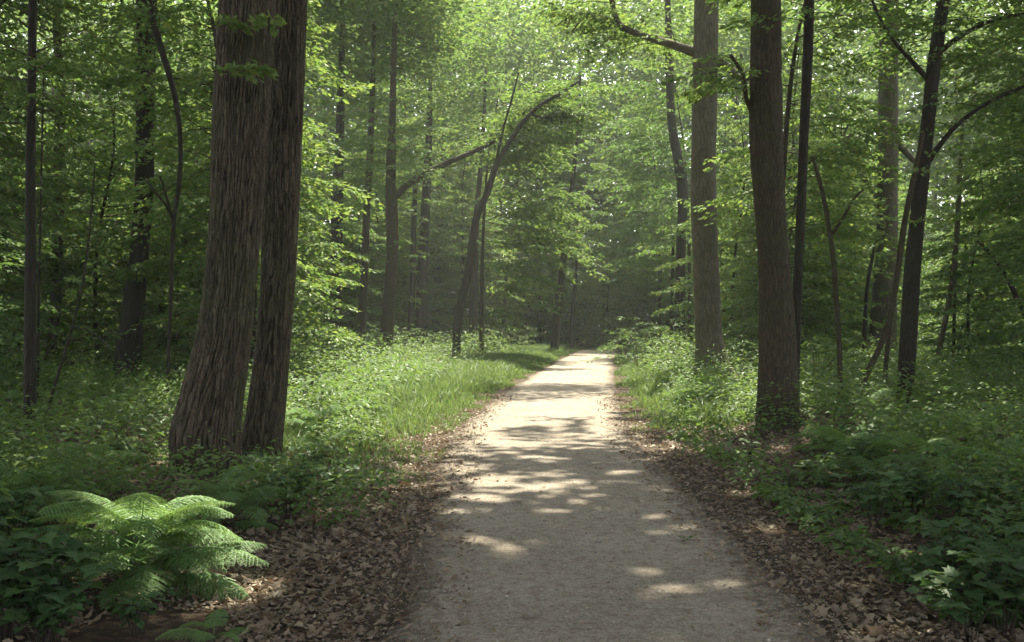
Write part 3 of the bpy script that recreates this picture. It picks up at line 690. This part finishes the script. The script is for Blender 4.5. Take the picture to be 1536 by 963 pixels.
for (a, b), lst in sorted(gaps.items(), key=lambda z: str(z)):
    lst.sort()
    for k, (y, x) in enumerate(lst):
        where = f'between the {a} and the {b}' if a and b else (f'beyond the {a}, at the right edge' if a else f'outside the {b}, at the left edge')
        lab = (ORD[min(k, 11)] + ' ' if len(lst) > 1 else '') + 'understory tree ' + where
        i = int(rs.integers(len(protos)))
        sc = rs.uniform(.8, 1.15)
        if y < 22: i = [2, 0, 5][count % 3]; sc = rs.uniform(.8, 1.0)
        loc = (x, y, float(gz(x, y)))
        p = protos[i]
        if i not in used:
            used.add(i); p.location = loc; p.scale = (sc,) * 3; p['label'] = lab
        else:
            copy_thing(p, loc, rs.uniform(0, 6.28), sc, lab)
        count += 1

# ------------------------------------------------------------------ bushes along the verges
def bush_proto(h, n, size):
    t = thing('bush', 'x', 'bush', (0, 0, 0))
    mb = MB(); mbs = MB()
    for k in range(n):
        a = rs.uniform(0, 6.28); r = rs.random() ** .5 * h * .5; z = rs.uniform(.2, .95) * h * (1 - .35 * (r / (h * .6))**2)
        O = np.array([math.cos(a) * r, math.sin(a) * r, z])
        tube(mbs, smooth_path([[math.cos(a) * .08, math.sin(a) * .08, -.1], [math.cos(a) * r * .5, math.sin(a) * r * .5, z * .7], O], 5), np.linspace(.010, .004, 5), 4, 0)
        spray(mb, O, a + rs.normal(0, .6), h * rs.uniform(.35, .55), rs.uniform(0, .4), .3, size, 1.0, wood=None)
    mbs.build('stem', M['twig'], t); mb.build('foliage', M['shrub'], t)
    return t
bp = [bush_proto(1.3, 26, .07), bush_proto(1.7, 32, .075), bush_proto(1.0, 20, .06)]
bl = [(960, 33, 1, 1.0, 'leafy bush on the sunlit verge left of the grey ridged trunk'), (985, 38, 1, 1.2, 'tall bush by the path bend behind the verge bush'), (1010, 32, 0, .9, 'low bush touching the left side of the grey ridged trunk'),
      (1112, 30, 0, 1.1, 'sunlit bush close right of the grey ridged trunk'), (1100, 35, 1, 1.1, 'bigger bush behind the sunlit bush near the grey ridged trunk'), (1004, 26, 2, .6, 'small bush in front of the grey ridged trunk'),
      (935, 44, 0, 1.1, 'bush at the right side of the path bend'), (515, 30, 0, 1.0, 'pale bush in front of the leaf wrapped trunk'), (470, 22, 2, 1.1, 'bush just right of the slim furrowed trunk'),
      (548, 36, 0, 1.0, 'bush below the slim trunk on the sunny verge'), (725, 46, 0, 1.0, 'rounded bush at the foot of the dark trunk behind the leaning tree'), (770, 56, 1, 1.0, 'bush beside the small dark sapling on the verge'),
      (625, 45, 1, 1.0, 'bush between the rising limb trunk and the leaning tree'), (1225, 24, 0, 1.1, 'bush behind the thin wavy sapling'),
      (868, 66, 1, 1.5, 'bush at the far end of the sunny verge where the path bends'), (893, 72, 1, 1.9, 'big bush straight ahead closing the end of the path'), (848, 69, 1, 1.7, 'bush behind the thin trunk at the end of the verge'), (942, 58, 1, 1.3, 'bush on the inside of the far bend')]
for k, (px, d, i, sc, lab) in enumerate(bl):
    x = (px - 768) / F * d; loc = (x, d, float(gz(x, d)))
    if k in (0, 2, 5): o = bp[i]; o.location = loc; o.scale = (sc,) * 3; o['label'] = lab
    else: copy_thing(bp[i], loc, rs.uniform(0, 6.28), sc, lab)

# ------------------------------------------------------------------ ferns
def frond_mesh(L, wide, seed, arch):
    """one feathered frond along +x, rising then arching over"""
    mb = MB()
    t = np.linspace(0, 1, 14)
    ax = np.stack([L * t * (1 - .12 * t), 0 * t + .05 * L * np.sin(t * 2.4 + seed), L * (arch * t - (arch * .95) * t ** 2.2)], -1)
    tube(mb, ax, .0035 * (1.1 - t), 4, 0, cap=False, var=.6)
    npn = 28
    tp = np.linspace(.16, .99, npn)
    prof = np.sin(np.clip((tp - .02) / .98, 0, 1) ** .62 * math.pi) ** .8 * wide + .012
    cx = np.stack([np.interp(tp, t, ax[:, c]) for c in range(3)], -1)
    tg = unit(np.gradient(cx, axis=0))
    for sgn in (-1, 1):
        for k in range(npn):
            s = np.array([0, sgn, 0.0]); dirn = unit(s * 1.0 + tg[k] * rs.uniform(.30, .5) - UP * rs.uniform(.1, .35))
            m = max(5, int(prof[k] / .0065)); u = (np.arange(m) + .5) / m
            P0 = cx[k] + dirn * (u * prof[k])[:, None] - UP * (.22 * prof[k] * u ** 2)[:, None]
            wl = .0125 * (1 - u) ** .5 * (.5 + .5 * prof[k] / wide) + .0045
            for q in (-1, 1):
                D = np.tile(dirn * .75 + tg[k] * q, (m, 1)) + rs.normal(0, .10, (m, 3))
                leaves(mb, LEAF4, P0, D, UP + rs.normal(0, .16, (m, 3)), wl * rs.uniform(.85, 1.15, m) * 1.25, 0, np.clip(.45 + .35 * tp[k] * u + rs.normal(0, .1, m), 0, 1))
    me = mb.build('frond', [M['fern'], M['twig']]).data
    bpy.data.objects.remove(bpy.data.objects['frond'])
    return me
fronds = [frond_mesh(.72, .155, 0.3, .62), frond_mesh(.66, .15, 1.5, .5), frond_mesh(.60, .14, 2.8, .75), frond_mesh(.75, .145, 4.1, .42)]
def fern(px, py, n, sc, label, group=None, seed=0, tilt=0.0, dpos=None):
    d = CAM_H * F / (py - HZ) if dpos is None else dpos
    x = (px - 768) / F * d; g = float(gz(x, d))
    t = thing('fern', label, 'fern', (x, d, g), group)
    r = np.random.default_rng(seed)
    for k in range(n):
        o = bpy.data.objects.new('frond', fronds[int(r.integers(4))]); col.objects.link(o); o.parent = t
        lay = k / n
        s = sc * r.uniform(.75, 1.1)
        o.location = (r.normal(0, .02), r.normal(0, .02), (0.04 + .30 * lay) * sc)
        o.rotation_euler = (r.normal(0, .12), -(-.12 + .42 * lay ** 1.5) + r.normal(0, .08), k * 2.399 + r.normal(0, .2))
        o.scale = (s, s, s)
    return t
fern(212, 893, 32, 1.12, 'big bright feathery fern in front of the thickest trunk', seed=1)
fern(345, 792, 14, .85, 'fern directly below the thickest trunk, behind the big fern', seed=2)
fern(322, 985, 8, .42, 'small fern tuft in the dead leaves beside the path edge', seed=3)
fern(60, 800, 13, .95, 'bluish fern left of the big bright fern', seed=4)
fern(140, 742, 11, .85, 'dim fern behind the big fern in the leaf litter', seed=5)
fern(1290, 728, 14, .95, 'fern on the bank between brown trunk and seedlings', seed=6)
fern(1450, 695, 14, 1.15, 'tall pale fern at the right edge of the woods', seed=7)
fern(1240, 690, 10, .8, 'fern growing beside the roots of the brown trunk', seed=8)
fern(1400, 748, 13, 1.0, 'fern among maple seedlings on the bank', seed=9)
fern(1525, 755, 12, 1.0, 'fern cut by the right border of the picture', seed=10)
fern(1340, 672, 11, .9, 'fern in front of the near black forked trunk', seed=11)
fern(20, 730, 11, .9, 'fern at the left border by the pole like trunk', seed=12)
fern(480, 700, 9, .75, 'fern at the foot of the slim furrowed trunk', seed=13)
fern(1080, 612, 9, .9, 'fern before the flared grey ridged trunk', seed=14)

for k, (px, d_, sc) in enumerate([(470, 13.5, .9), (540, 16, .9), (150, 15, 1.0), (230, 17, 1.0), (20, 16, 1.0), (500, 19, 1.0), (590, 21, .9), (120, 20, 1.1), (430, 17, .9)]):
    fern(px, 0, 9, sc, 'pale fern rising out of the leafy undergrowth left of the path', 'ferns in the undergrowth left of the path', 30 + k, dpos=d_)
for k, (px, d_, sc) in enumerate([(1040, 18, .8), (1010, 22, .9), (1230, 17, 1.0), (1420, 17, 1.1), (1500, 20, 1.1), (1310, 14.5, 1.0), (1110, 20, .9)]):
    fern(px, 0, 9, sc, 'soft fern rising out of the leafy undergrowth right of the path', 'ferns in the undergrowth right of the path', 50 + k, dpos=d_)

# ------------------------------------------------------------------ broad leaved seedlings
def seedling_proto(h, stems, size, tpl):
    t = thing('seedling', 'x', 'plant', (0, 0, 0))
    mb, ms = MB(), MB()
    for k in range(stems):
        a = rs.uniform(0, 6.28); r = h * rs.uniform(.1, .75); z = h * rs.uniform(.55, 1.05)
        top = np.array([math.cos(a) * r, math.sin(a) * r, z])
        pts = smooth_path([[math.cos(a) * .03, math.sin(a) * .03, -.05], top * np.array([.5, .5, .65]), top], 6)
        tube(ms, pts, np.linspace(.0045, .002, 6), 4, 0)
        for q in range(3):
            O = pts[-1 - q]; m = 4 if q == 0 else 2
            az = rs.uniform(0, 6.28) + np.arange(m) * (6.28 / m) + rs.normal(0, .2, m)
            D = np.stack([np.cos(az), np.sin(az), rs.uniform(-.35, .1, m)], -1)
            leaves(mb, tpl, O + D * .02, D, UP + rs.normal(0, .18, (m, 3)), size * rs.uniform(.7, 1.25, m) * (1 - .12 * q))
    ms.build('stem', M['twig'], t); mb.build('foliage', M['seedling'], t)
    return t
sp = [seedling_proto(.42, 12, .10, MAPLE), seedling_proto(.34, 10, .085, MAPLE), seedling_proto(.5, 15, .105, MAPLE), seedling_proto(.28, 6, .10, LEAF6)]
spl = []
for px, py, i, sc, lab in [(1310, 800, 0, 1.0, 'maple seedling leaning out over the leaf litter'), (1400, 905, 1, .8, 'lowest seedling at the edge of the path litter'), (60, 945, 2, 1.0, 'broad leaved seedling clump in the bottom corner beside the big fern'),
                           (205, 962, 3, .9, 'round leaved seedling at the foot of the big fern'), (395, 722, 1, .8, 'seedling growing between the two furrowed trunks'), (440, 760, 0, .7, 'pale seedling on the verge beside the slim furrowed trunk')]:
    spl.append((px, py, i, sc, lab, None))
for k in range(30):
    py = rs.uniform(690, 990); px0 = np.interp(py, [690, 760, 850, 990], [1250, 1330, 1395, 1450]); px = rs.uniform(px0, 1620)
    spl.append((px, py, int(rs.integers(3)), rs.uniform(.7, 1.05), 'maple seedling crowded among others on the bank right of the path', 'seedlings on the right bank'))
for k in range(22):
    py = rs.uniform(680, 1000); px1 = np.interp(py, [680, 740, 800, 880, 1000], [250, 120, 30, 60, 110]); px = rs.uniform(-120, px1)
    spl.append((px, py, int(rs.integers(4)), rs.uniform(.7, 1.1), 'low seedling in the dim leafy patch around the ferns left of the path', 'seedlings around the left ferns'))
for k in range(5):
    py = rs.uniform(700, 775); px = rs.uniform(400, 510 - (py - 690) * .2)
    spl.append((px, py, int(rs.integers(4)), rs.uniform(.5, .75), 'low seedling on the verge beside the furrowed trunks', 'seedlings by the furrowed trunks'))
first = set()
for px, py, i, sc, lab, grp in spl:
    d = CAM_H * F / (py - HZ); x = (px - 768) / F * d
    loc = (x, d, float(gz(x, d)))
    if i not in first:
        first.add(i); o = sp[i]; o.location = loc; o.scale = (sc,) * 3; o['label'] = lab
        if grp: o['group'] = grp
    else:
        o = copy_thing(sp[i], loc, rs.uniform(0, 6.28), sc, lab)
        if grp: o['group'] = grp
        elif 'group' in o: del o['group']

# ------------------------------------------------------------------ what nobody could count
def verge_pts(n, side, near, far, w0, w1):
    y = near + (far - near) * rs.random(n) ** 1.25
    off = w0 + (w1 - w0) * rs.random(n) ** 1.1
    return pathx(y) + side * (halfw(y) + off), y

# grass on both verges
def grass_mesh():
    mb = MB()
    for side, n, near, far, w0, w1 in ((-1, 60000, 10.0, 62, .05, 3.3), (1, 36000, 14.5, 60, .0, 2.6)):
        x, y = verge_pts(n, side, near, far, w0, w1)
        cl = fbm(x * 1.4, y * 1.0, 0, 60)
        off = np.abs(x - pathx(y)) - halfw(y)
        fade = sstep(near, near + 5, y) * 0.7 + .3
        k = (cl > .32 + .25 * (1 - sstep(.0, .6, off))) & (rs.random(n) < (.3 if n < 8000 else fade)); x, y, cl, off = x[k], y[k], cl[k], off[k]
        m = len(x)
        h = (.07 + .28 * sstep(.0, 1.2, off)) * np.interp(y, [9, 20], [.4, 1.0]) * rs.uniform(.6, 1.3, m) * (.6 + .7 * cl)
        a = rs.uniform(0, 6.28, m); wd = .0035 + .00022 * y
        b = np.stack([x, y, gz(x, y) - .01], -1)
        s = np.stack([np.cos(a), np.sin(a), 0 * a], -1) * wd[:, None]
        ln = np.stack([rs.normal(0, .5, m), rs.normal(0, .5, m), 0 * a], -1) * h[:, None]
        V = np.stack([b - s, b + s, b + ln * .35 + UP * (h * .62)[:, None] + s * .7, b + ln * .35 + UP * (h * .62)[:, None] - s * .7, b + ln + UP * (h * .95)[:, None]], 1).reshape(-1, 3)
        o = (np.arange(m) * 5)[:, None]
        mb.add(V, [o + np.array([[0, 1, 2, 3]]), o + np.array([[3, 2, 4]])], 0, np.repeat(np.clip(rs.normal(.5, .2, m) + .3 * (cl - .5), 0, 1), 5))
    return mb
tag(grass_mesh().build('grass', M['grass']), 'soft green grass along both sides of the path', 'grass', kind='stuff')

# low leafy ground cover under the trees
def cover_mesh():
    mb = MB()
    n = 34000
    y = 5.2 + 46 * rs.random(n) ** 1.25; side = rs.choice([-1, 1], n, p=[.52, .48])
    x = side * rs.random(n) ** .9 * (.60 * y + 2)
    dx = x - pathx(y)
    inner = np.where(dx < 0, np.interp(y, [5, 8, 11, 14, 20, 60], [1.8, 1.7, 1.7, 2.6, 3.3, 4.0]), np.interp(y, [5, 8, 11, 14, 17, 20, 60], [1.7, 1.75, 1.7, 1.6, 1.9, 2.3, 2.9]))
    inner = inner + .5 * (fbm(x * .8, y * .8, 0, 91) - .5)
    cl = fbm(x * .7, y * .7, 0, 92) + .05 * (x > 0)
    k = (np.abs(dx) > inner) & (cl > .34 + .10 * (y < 10) * (x < 0)) & ~((x < -1.0) & (y < 7.6) & (x > -3.4)) & ((x + 3.2)**2 + (y - 9.6)**2 > .9) & ((x + 3.1)**2 + (y - 10.5)**2 > .5); x, y, cl = x[k], y[k], cl[k]
    n = len(x); z = gz(x, y)
    h = rs.uniform(.10, .36, n) * (.25 + 1.7 * sstep(.34, .66, cl)) * np.interp(y, [6, 18, 40], [.8, 1.3, 2.0])
    m = 11
    az = rs.uniform(0, 6.28, (n, m)); rr = h[:, None] * rs.uniform(.15, .9, (n, m))
    P = np.stack([x[:, None] + np.cos(az) * rr, y[:, None] + np.sin(az) * rr, z[:, None] + h[:, None] * rs.uniform(.45, 1.1, (n, m))], -1).reshape(-1, 3)
    D = np.stack([np.cos(az), np.sin(az), rs.uniform(-.5, .1, (n, m))], -1).reshape(-1, 3)
    S = np.repeat(np.interp(y, [5, 14, 40], [.052, .066, .10]) * (.55 + .9 * fbm(x * 1.9, y * 1.9, 0, 93) ** 1.0 + .25 * rs.random(n)), m) * rs.uniform(.6, 1.3, n * m)
    leaves(mb, LEAF6, P, D, UP + rs.normal(0, .28, (n * m, 3)), S, 0, np.clip(np.repeat(cl, m) * .6 + rs.random(n * m) * .5, 0, 1))
    return mb
tag(cover_mesh().build('ground_cover', M['shrub']), 'low leafy ground cover spreading beneath the trees', 'ground cover', kind='stuff')

# dead leaves along the margins and under the plants
def litter_mesh():
    mb = MB()
    for n, near, far, lo, hi, s0, s1 in ((34000, 4.2, 22, -.42, 1.1, .018, .044), (44000, 4.2, 18, .5, 6.0, .022, .052), (220, 4.2, 12, -1.1, -.2, .012, .035)):
        y = near + (far - near) * rs.random(n) ** 1.3; side = rs.choice([-1, 1], n)
        off = lo + (hi - lo) * rs.random(n)
        x = pathx(y) + side * (halfw(y) + off)
        k = (fbm(x * 1.1, y * .8, 0, 95) > np.where(n > 1000, .33, 0)) & (rs.random(n) < np.where((off < .15) & (lo > -1), np.clip(.12 + .9 * (off + .42), 0, 1), 1)); x, y = x[k], y[k]; m = len(x)
        P = np.stack([x, y, surf(x, y) + rs.uniform(.003, .022, m)], -1)
        a = rs.uniform(0, 6.28, m)
        D = np.stack([np.cos(a), np.sin(a), rs.normal(0, .25, m)], -1)
        N = np.where(rs.random((m, 1)) < .5, 1, -1) * UP + rs.normal(0, .4, (m, 3))
        S = rs.uniform(s0, s1, m) * (1 + .9 * rs.random(m) ** 6)
        v = np.clip(.55 * fbm(x * 1.6, y * 1.6, 0, 97) + .6 * rs.random(m) ** 1.3 - .05, 0, 1)
        T = LEAF6[0].copy(); T[:, 2] *= 2.2; TM = MAPLE[0].copy(); TM[:, 2] *= 1.5
        g_ = rs.random(m) < .16
        leaves(mb, (T, LEAF6[1]), P[~g_], D[~g_], N[~g_], S[~g_], 0, v[~g_])
        leaves(mb, (TM, MAPLE[1]), P[g_], D[g_], N[g_], S[g_] * 1.35, 0, v[g_])
    return mb
tag(litter_mesh().build('leaf_litter', M['litter']), 'brown dead leaves strewn along the path margins', 'leaf litter', kind='stuff')

# loose gravel on the path
def gravel_mesh():
    mb = MB(); n = 30000
    y = 4.3 + 13 * rs.random(n) ** 1.6; x = pathx(y) + rs.uniform(-1.25, 1.25, n) * halfw(y)
    s = .0018 + .0035 * rs.random(n) ** 2 + .010 * rs.random(n) ** 40
    T = np.array([[1, 0, 0], [0, 1, 0], [-1, 0, 0], [0, -1, 0], [0, 0, .8], [0, 0, -.8]], float)
    V = T[None] * s[:, None, None] * rs.uniform(.6, 1.3, (n, 1, 3)) + rs.normal(0, .15, (n, 6, 3)) * s[:, None, None]
    a = rs.uniform(0, 6.28, n); c, q = np.cos(a)[:, None], np.sin(a)[:, None]
    V = np.stack([V[..., 0] * c - V[..., 1] * q, V[..., 0] * q + V[..., 1] * c, V[..., 2]], -1) + np.stack([x, y, surf(x, y) + s * .25], -1)[:, None]
    f = np.array([[0, 1, 4], [1, 2, 4], [2, 3, 4], [3, 0, 4], [1, 0, 5], [2, 1, 5], [3, 2, 5], [0, 3, 5]])
    mb.add(V.reshape(-1, 3), [(f[None] + (np.arange(n) * 6)[:, None, None]).reshape(-1, 3)], 0, np.repeat(rs.random(n), 6))
    return mb
tag(gravel_mesh().build('gravel', M['stone']), 'small loose gravel scattered on the path', 'gravel', kind='stuff')

# the far wood that closes every gap
def far_mesh():
    mb = MB()
    nb = 5400
    y = rs.uniform(66, 118, nb); x = rs.uniform(-.62, .62, nb) * y
    z = rs.random(nb) ** .9 * (8 + .26 * y)
    c = np.stack([x, y, z], -1)
    k = 80
    r = rs.normal(0, 1, (nb, k, 3)) * np.array([1.7, 1.7, .55])
    P = (c[:, None] + r).reshape(-1, 3)
    px, py = P[:, 0], P[:, 1]
    clear = (np.abs(px - pathx(py)) < 2.2) & (P[:, 2] < 2.6) & (py < 85)
    P = P[~clear & (P[:, 2] > .1)]; m = len(P)
    D = rs.normal(0, 1, (m, 3)) * np.array([1, 1, .4])
    leaves(mb, LEAF6, P, D, UP + rs.normal(0, .7, (m, 3)), rs.uniform(.3, .62, m))
    for q in range(90):
        yy = rs.uniform(66, 112); xx = rs.uniform(-.55, .55) * yy
        if abs(xx - float(pathx(yy))) < 3: continue
        tube(mb, smooth_path([[xx, yy, -.3], [xx + rs.normal(0, .3), yy, 9], [xx + rs.normal(0, .6), yy, 20]], 8), np.linspace(.22, .1, 8), 6, 1)
    return mb
tag(far_mesh().build('far_woods', [M['canopy'], M['bark_dark']]), 'far sunlit woods closing the view behind all trunks', 'woods', kind='stuff')

# ------------------------------------------------------------------ small things lying about
def fallen_leaf(px, py, size, label, v, group=None):
    d = CAM_H * F / (py - HZ); x = (px - 768) / F * d; z = float(surf(x, d)) + .006
    mb = MB(); a = rs.uniform(0, 6.28)
    leaves(mb, MAPLE, np.array([[x, d, z]]), np.array([[math.cos(a), math.sin(a), .1]]), np.array([[rs.normal(0, .2), rs.normal(0, .2), 1.0]]), size, 0, v)
    o = mb.build('fallen_leaf', M['litter'], origin=(x, d, z))
    sol = o.modifiers.new('thick', 'SOLIDIFY'); sol.thickness = .0012
    tag(o, label, 'leaf', group)
for px, py, s, lab, v in [(1030, 922, .055, 'orange brown leaf on the path right of the sun patch', .7), (880, 942, .07, 'curled leaf lying in the bottom sun patch', .75), (795, 931, .06, 'leaf at the bottom of the path left of the sun patch', .7),
                          (1335, 930, .085, 'pale leaf largest in the litter near the lower right corner', 1), (1290, 915, .075, 'tan leaf beside the largest pale leaf', .95), (1320, 880, .07, 'tan leaf above the largest pale leaf', .9),
                          (1285, 870, .07, 'tan leaf at the litter edge higher up the bank', .9), (1265, 938, .07, 'pale leaf alone where path meets litter', .95), (1200, 860, .06, 'brown leaf on the dark path margin', .6), (1130, 905, .05, 'small brown leaf on the gravel near the margin', .55),
                          (960, 757, .06, 'small dark leaf in the middle distance of the path', .3)]:
    fallen_leaf(px, py, s, lab, v)

def clod(px, py, size, label, name='stone'):
    d = CAM_H * F / (py - HZ); x = (px - 768) / F * d; z = float(surf(x, d))
    th = np.linspace(0, math.pi, 9); ph = np.linspace(0, 2 * math.pi, 14, endpoint=False)
    TH, PH = np.meshgrid(th, ph, indexing='ij')
    n = np.stack([np.sin(TH) * np.cos(PH), np.sin(TH) * np.sin(PH), np.cos(TH)], -1)
    r = size * (.75 + .6 * (fbm(n[..., 0] * 2 + px, n[..., 1] * 2 + py, n[..., 2] * 2, 4) - .3))
    V = n * r[..., None] * np.array([1, .8, .5]) + np.array([x, d, z + size * .15])
    i = np.arange(8)[:, None] * 14; j = np.arange(14)[None]; j2 = (j + 1) % 14
    mb = MB(); mb.add(V.reshape(-1, 3), [np.stack([i + j, i + 14 + j, i + 14 + j2, i + j2], -1).reshape(-1, 4)], 0, .25)
    tag(mb.build(name, M['stone'], origin=(x, d, z)), label, 'stone')
for px, py, s, lab in [(898, 817, .030, 'brown clod in the centre of the path'), (979, 817, .026, 'dark clod just right of the centre clod'), (884, 940, .038, 'dark stone inside the bottom sun patch'), (792, 930, .034, 'flat brown clod at the bottom of the path'),
                       (1186, 908, .028, 'small stone at the dark right margin'), (710, 914, .022, 'small grey stone low on the left of the path'), (782, 762, .016, 'tiny dark stone mid path'), (1000, 850, .016, 'tiny dark stone below the green sprig')]:
    clod(px, py, s, lab)

# green sprig dropped on the path
d = CAM_H * F / (818 - HZ); x = (1032 - 768) / F * d; z = float(surf(x, d))
t = thing('leaf_sprig', 'small green sprig dropped on the right half of the path', 'sprig', (x, d, z))
mb = MB(); tube(mb, smooth_path([[x - .05, d, z + .006], [x, d + .01, z + .02], [x + .05, d, z + .012]], 6), np.linspace(.003, .0015, 6), 5); mb.build('stem', M['twig'], t, (x, d, z))
mb = MB(); n = 7; a = rs.uniform(0, 6.28, n)
leaves(mb, LEAF6, np.stack([x + rs.uniform(-.05, .05, n), d + rs.uniform(-.02, .02, n), z + rs.uniform(.01, .035, n)], -1), np.stack([np.cos(a), np.sin(a), .3 + 0 * a], -1), UP + rs.normal(0, .4, (n, 3)), .045, 0, rs.random(n)); mb.build('foliage', M['grass'], t, (x, d, z))

def fallen_twig(pix, d, r, label):
    pts = []
    for px, py in pix:
        dd = CAM_H * F / (py - HZ); xx = (px - 768) / F * dd; pts.append([xx, dd, float(surf(xx, dd)) + r + .01])
    mb = MB(); n = 14; tube(mb, smooth_path(pts, n), np.linspace(r, r * .5, n), 7, 0, .1)
    o = mb.build('fallen_twig', M['twig'], origin=pts[0], smooth=True); tag(o, label, 'twig')
fallen_twig([(1160, 752), (1172, 738), (1192, 716)], 9, .018, 'dark fallen twig slanting up from the litter below the brown trunk')
fallen_twig([(1125, 688), (1135, 672), (1142, 655)], 12, .024, 'crooked fallen stick beside the roots of the brown trunk')
fallen_twig([(1092, 668), (1118, 660), (1138, 650)], 12, .02, 'low stick reaching toward the path from the brown trunk')

# ------------------------------------------------------------------ damp air
def haze_box(density):
    m, nt, out = nmat('damp_air'); k = NT(nt)
    v = k.n('VolumePrincipled'); v.inputs['Color'].default_value = (.90, .96, .90, 1); v.inputs['Density'].default_value = density; v.inputs['Anisotropy'].default_value = 0.1
    k.l(v.outputs[0], out.inputs['Volume'])
    x0, x1, y0, y1, z0, z1 = -420, 420, -70, 440, -3, 34
    V = [(x, y, z) for z in (z0, z1) for y in (y0, y1) for x in (x0, x1)]
    mb = MB(); mb.add(V, [np.array([[0, 2, 3, 1], [4, 5, 7, 6], [0, 1, 5, 4], [2, 6, 7, 3], [0, 4, 6, 2], [1, 3, 7, 5]])])
    tag(mb.build('haze', m), 'thin pale haze hanging in the woods', 'haze', kind='stuff')
haze_box(0.0007)

# ------------------------------------------------------------------ camera, light, sky
cam = bpy.data.cameras.new('camera'); cam.sensor_width = 36; cam.lens = 36 * F / 1536; cam.clip_end = 2000; cam.clip_start = 0.05
cam.shift_y = -(481.5 - HZ) / 1536 * 1
co = bpy.data.objects.new('camera', cam); col.objects.link(co); co.location = (0, 0, CAM_H); co.rotation_euler = (R(90), 0, 0)
scene.camera = co
sl = bpy.data.lights.new('sun', 'SUN'); sl.energy = 5.0; sl.angle = R(0.53); sl.color = (1.0, .92, .75)
so = bpy.data.objects.new('sun', sl); col.objects.link(so); so.location = (10, 10, 40)
so.rotation_euler = Vector(SUN).to_track_quat('Z', 'Y').to_euler()
w = bpy.data.worlds.new('World'); scene.world = w; w.use_nodes = True
nt = w.node_tree; nt.nodes.clear()
sky = nt.nodes.new('ShaderNodeTexSky'); sky.sky_type = 'NISHITA'; sky.sun_disc = False
sky.sun_elevation = SUN_EL; sky.sun_rotation = math.atan2(SUN[0], SUN[1]); sky.dust_density = 2.0
hs = nt.nodes.new('ShaderNodeHueSaturation'); hs.inputs['Saturation'].default_value = 0.22
bg = nt.nodes.new('ShaderNodeBackground'); bg.inputs[1].default_value = 0.14
wo = nt.nodes.new('ShaderNodeOutputWorld')
nt.links.new(sky.outputs[0], hs.inputs['Color']); nt.links.new(hs.outputs[0], bg.inputs[0]); nt.links.new(bg.outputs[0], wo.inputs[0])
vs = scene.view_settings; vs.view_transform = 'Standard'; vs.look = 'None'; vs.gamma = 1; vs.use_curve_mapping = False; vs.exposure = 2.05
scene.render.engine = 'CYCLES'
cy = scene.cycles
cy.use_denoising = True; cy.denoiser = 'OPENIMAGEDENOISE'; cy.use_adaptive_sampling = True; cy.adaptive_threshold = 0.02
cy.max_bounces = 6; cy.diffuse_bounces = 4; cy.glossy_bounces = 2; cy.transmission_bounces = 4; cy.volume_bounces = 1; cy.transparent_max_bounces = 8
cy.sample_clamp_indirect = 6; cy.caustics_reflective = False; cy.caustics_refractive = False
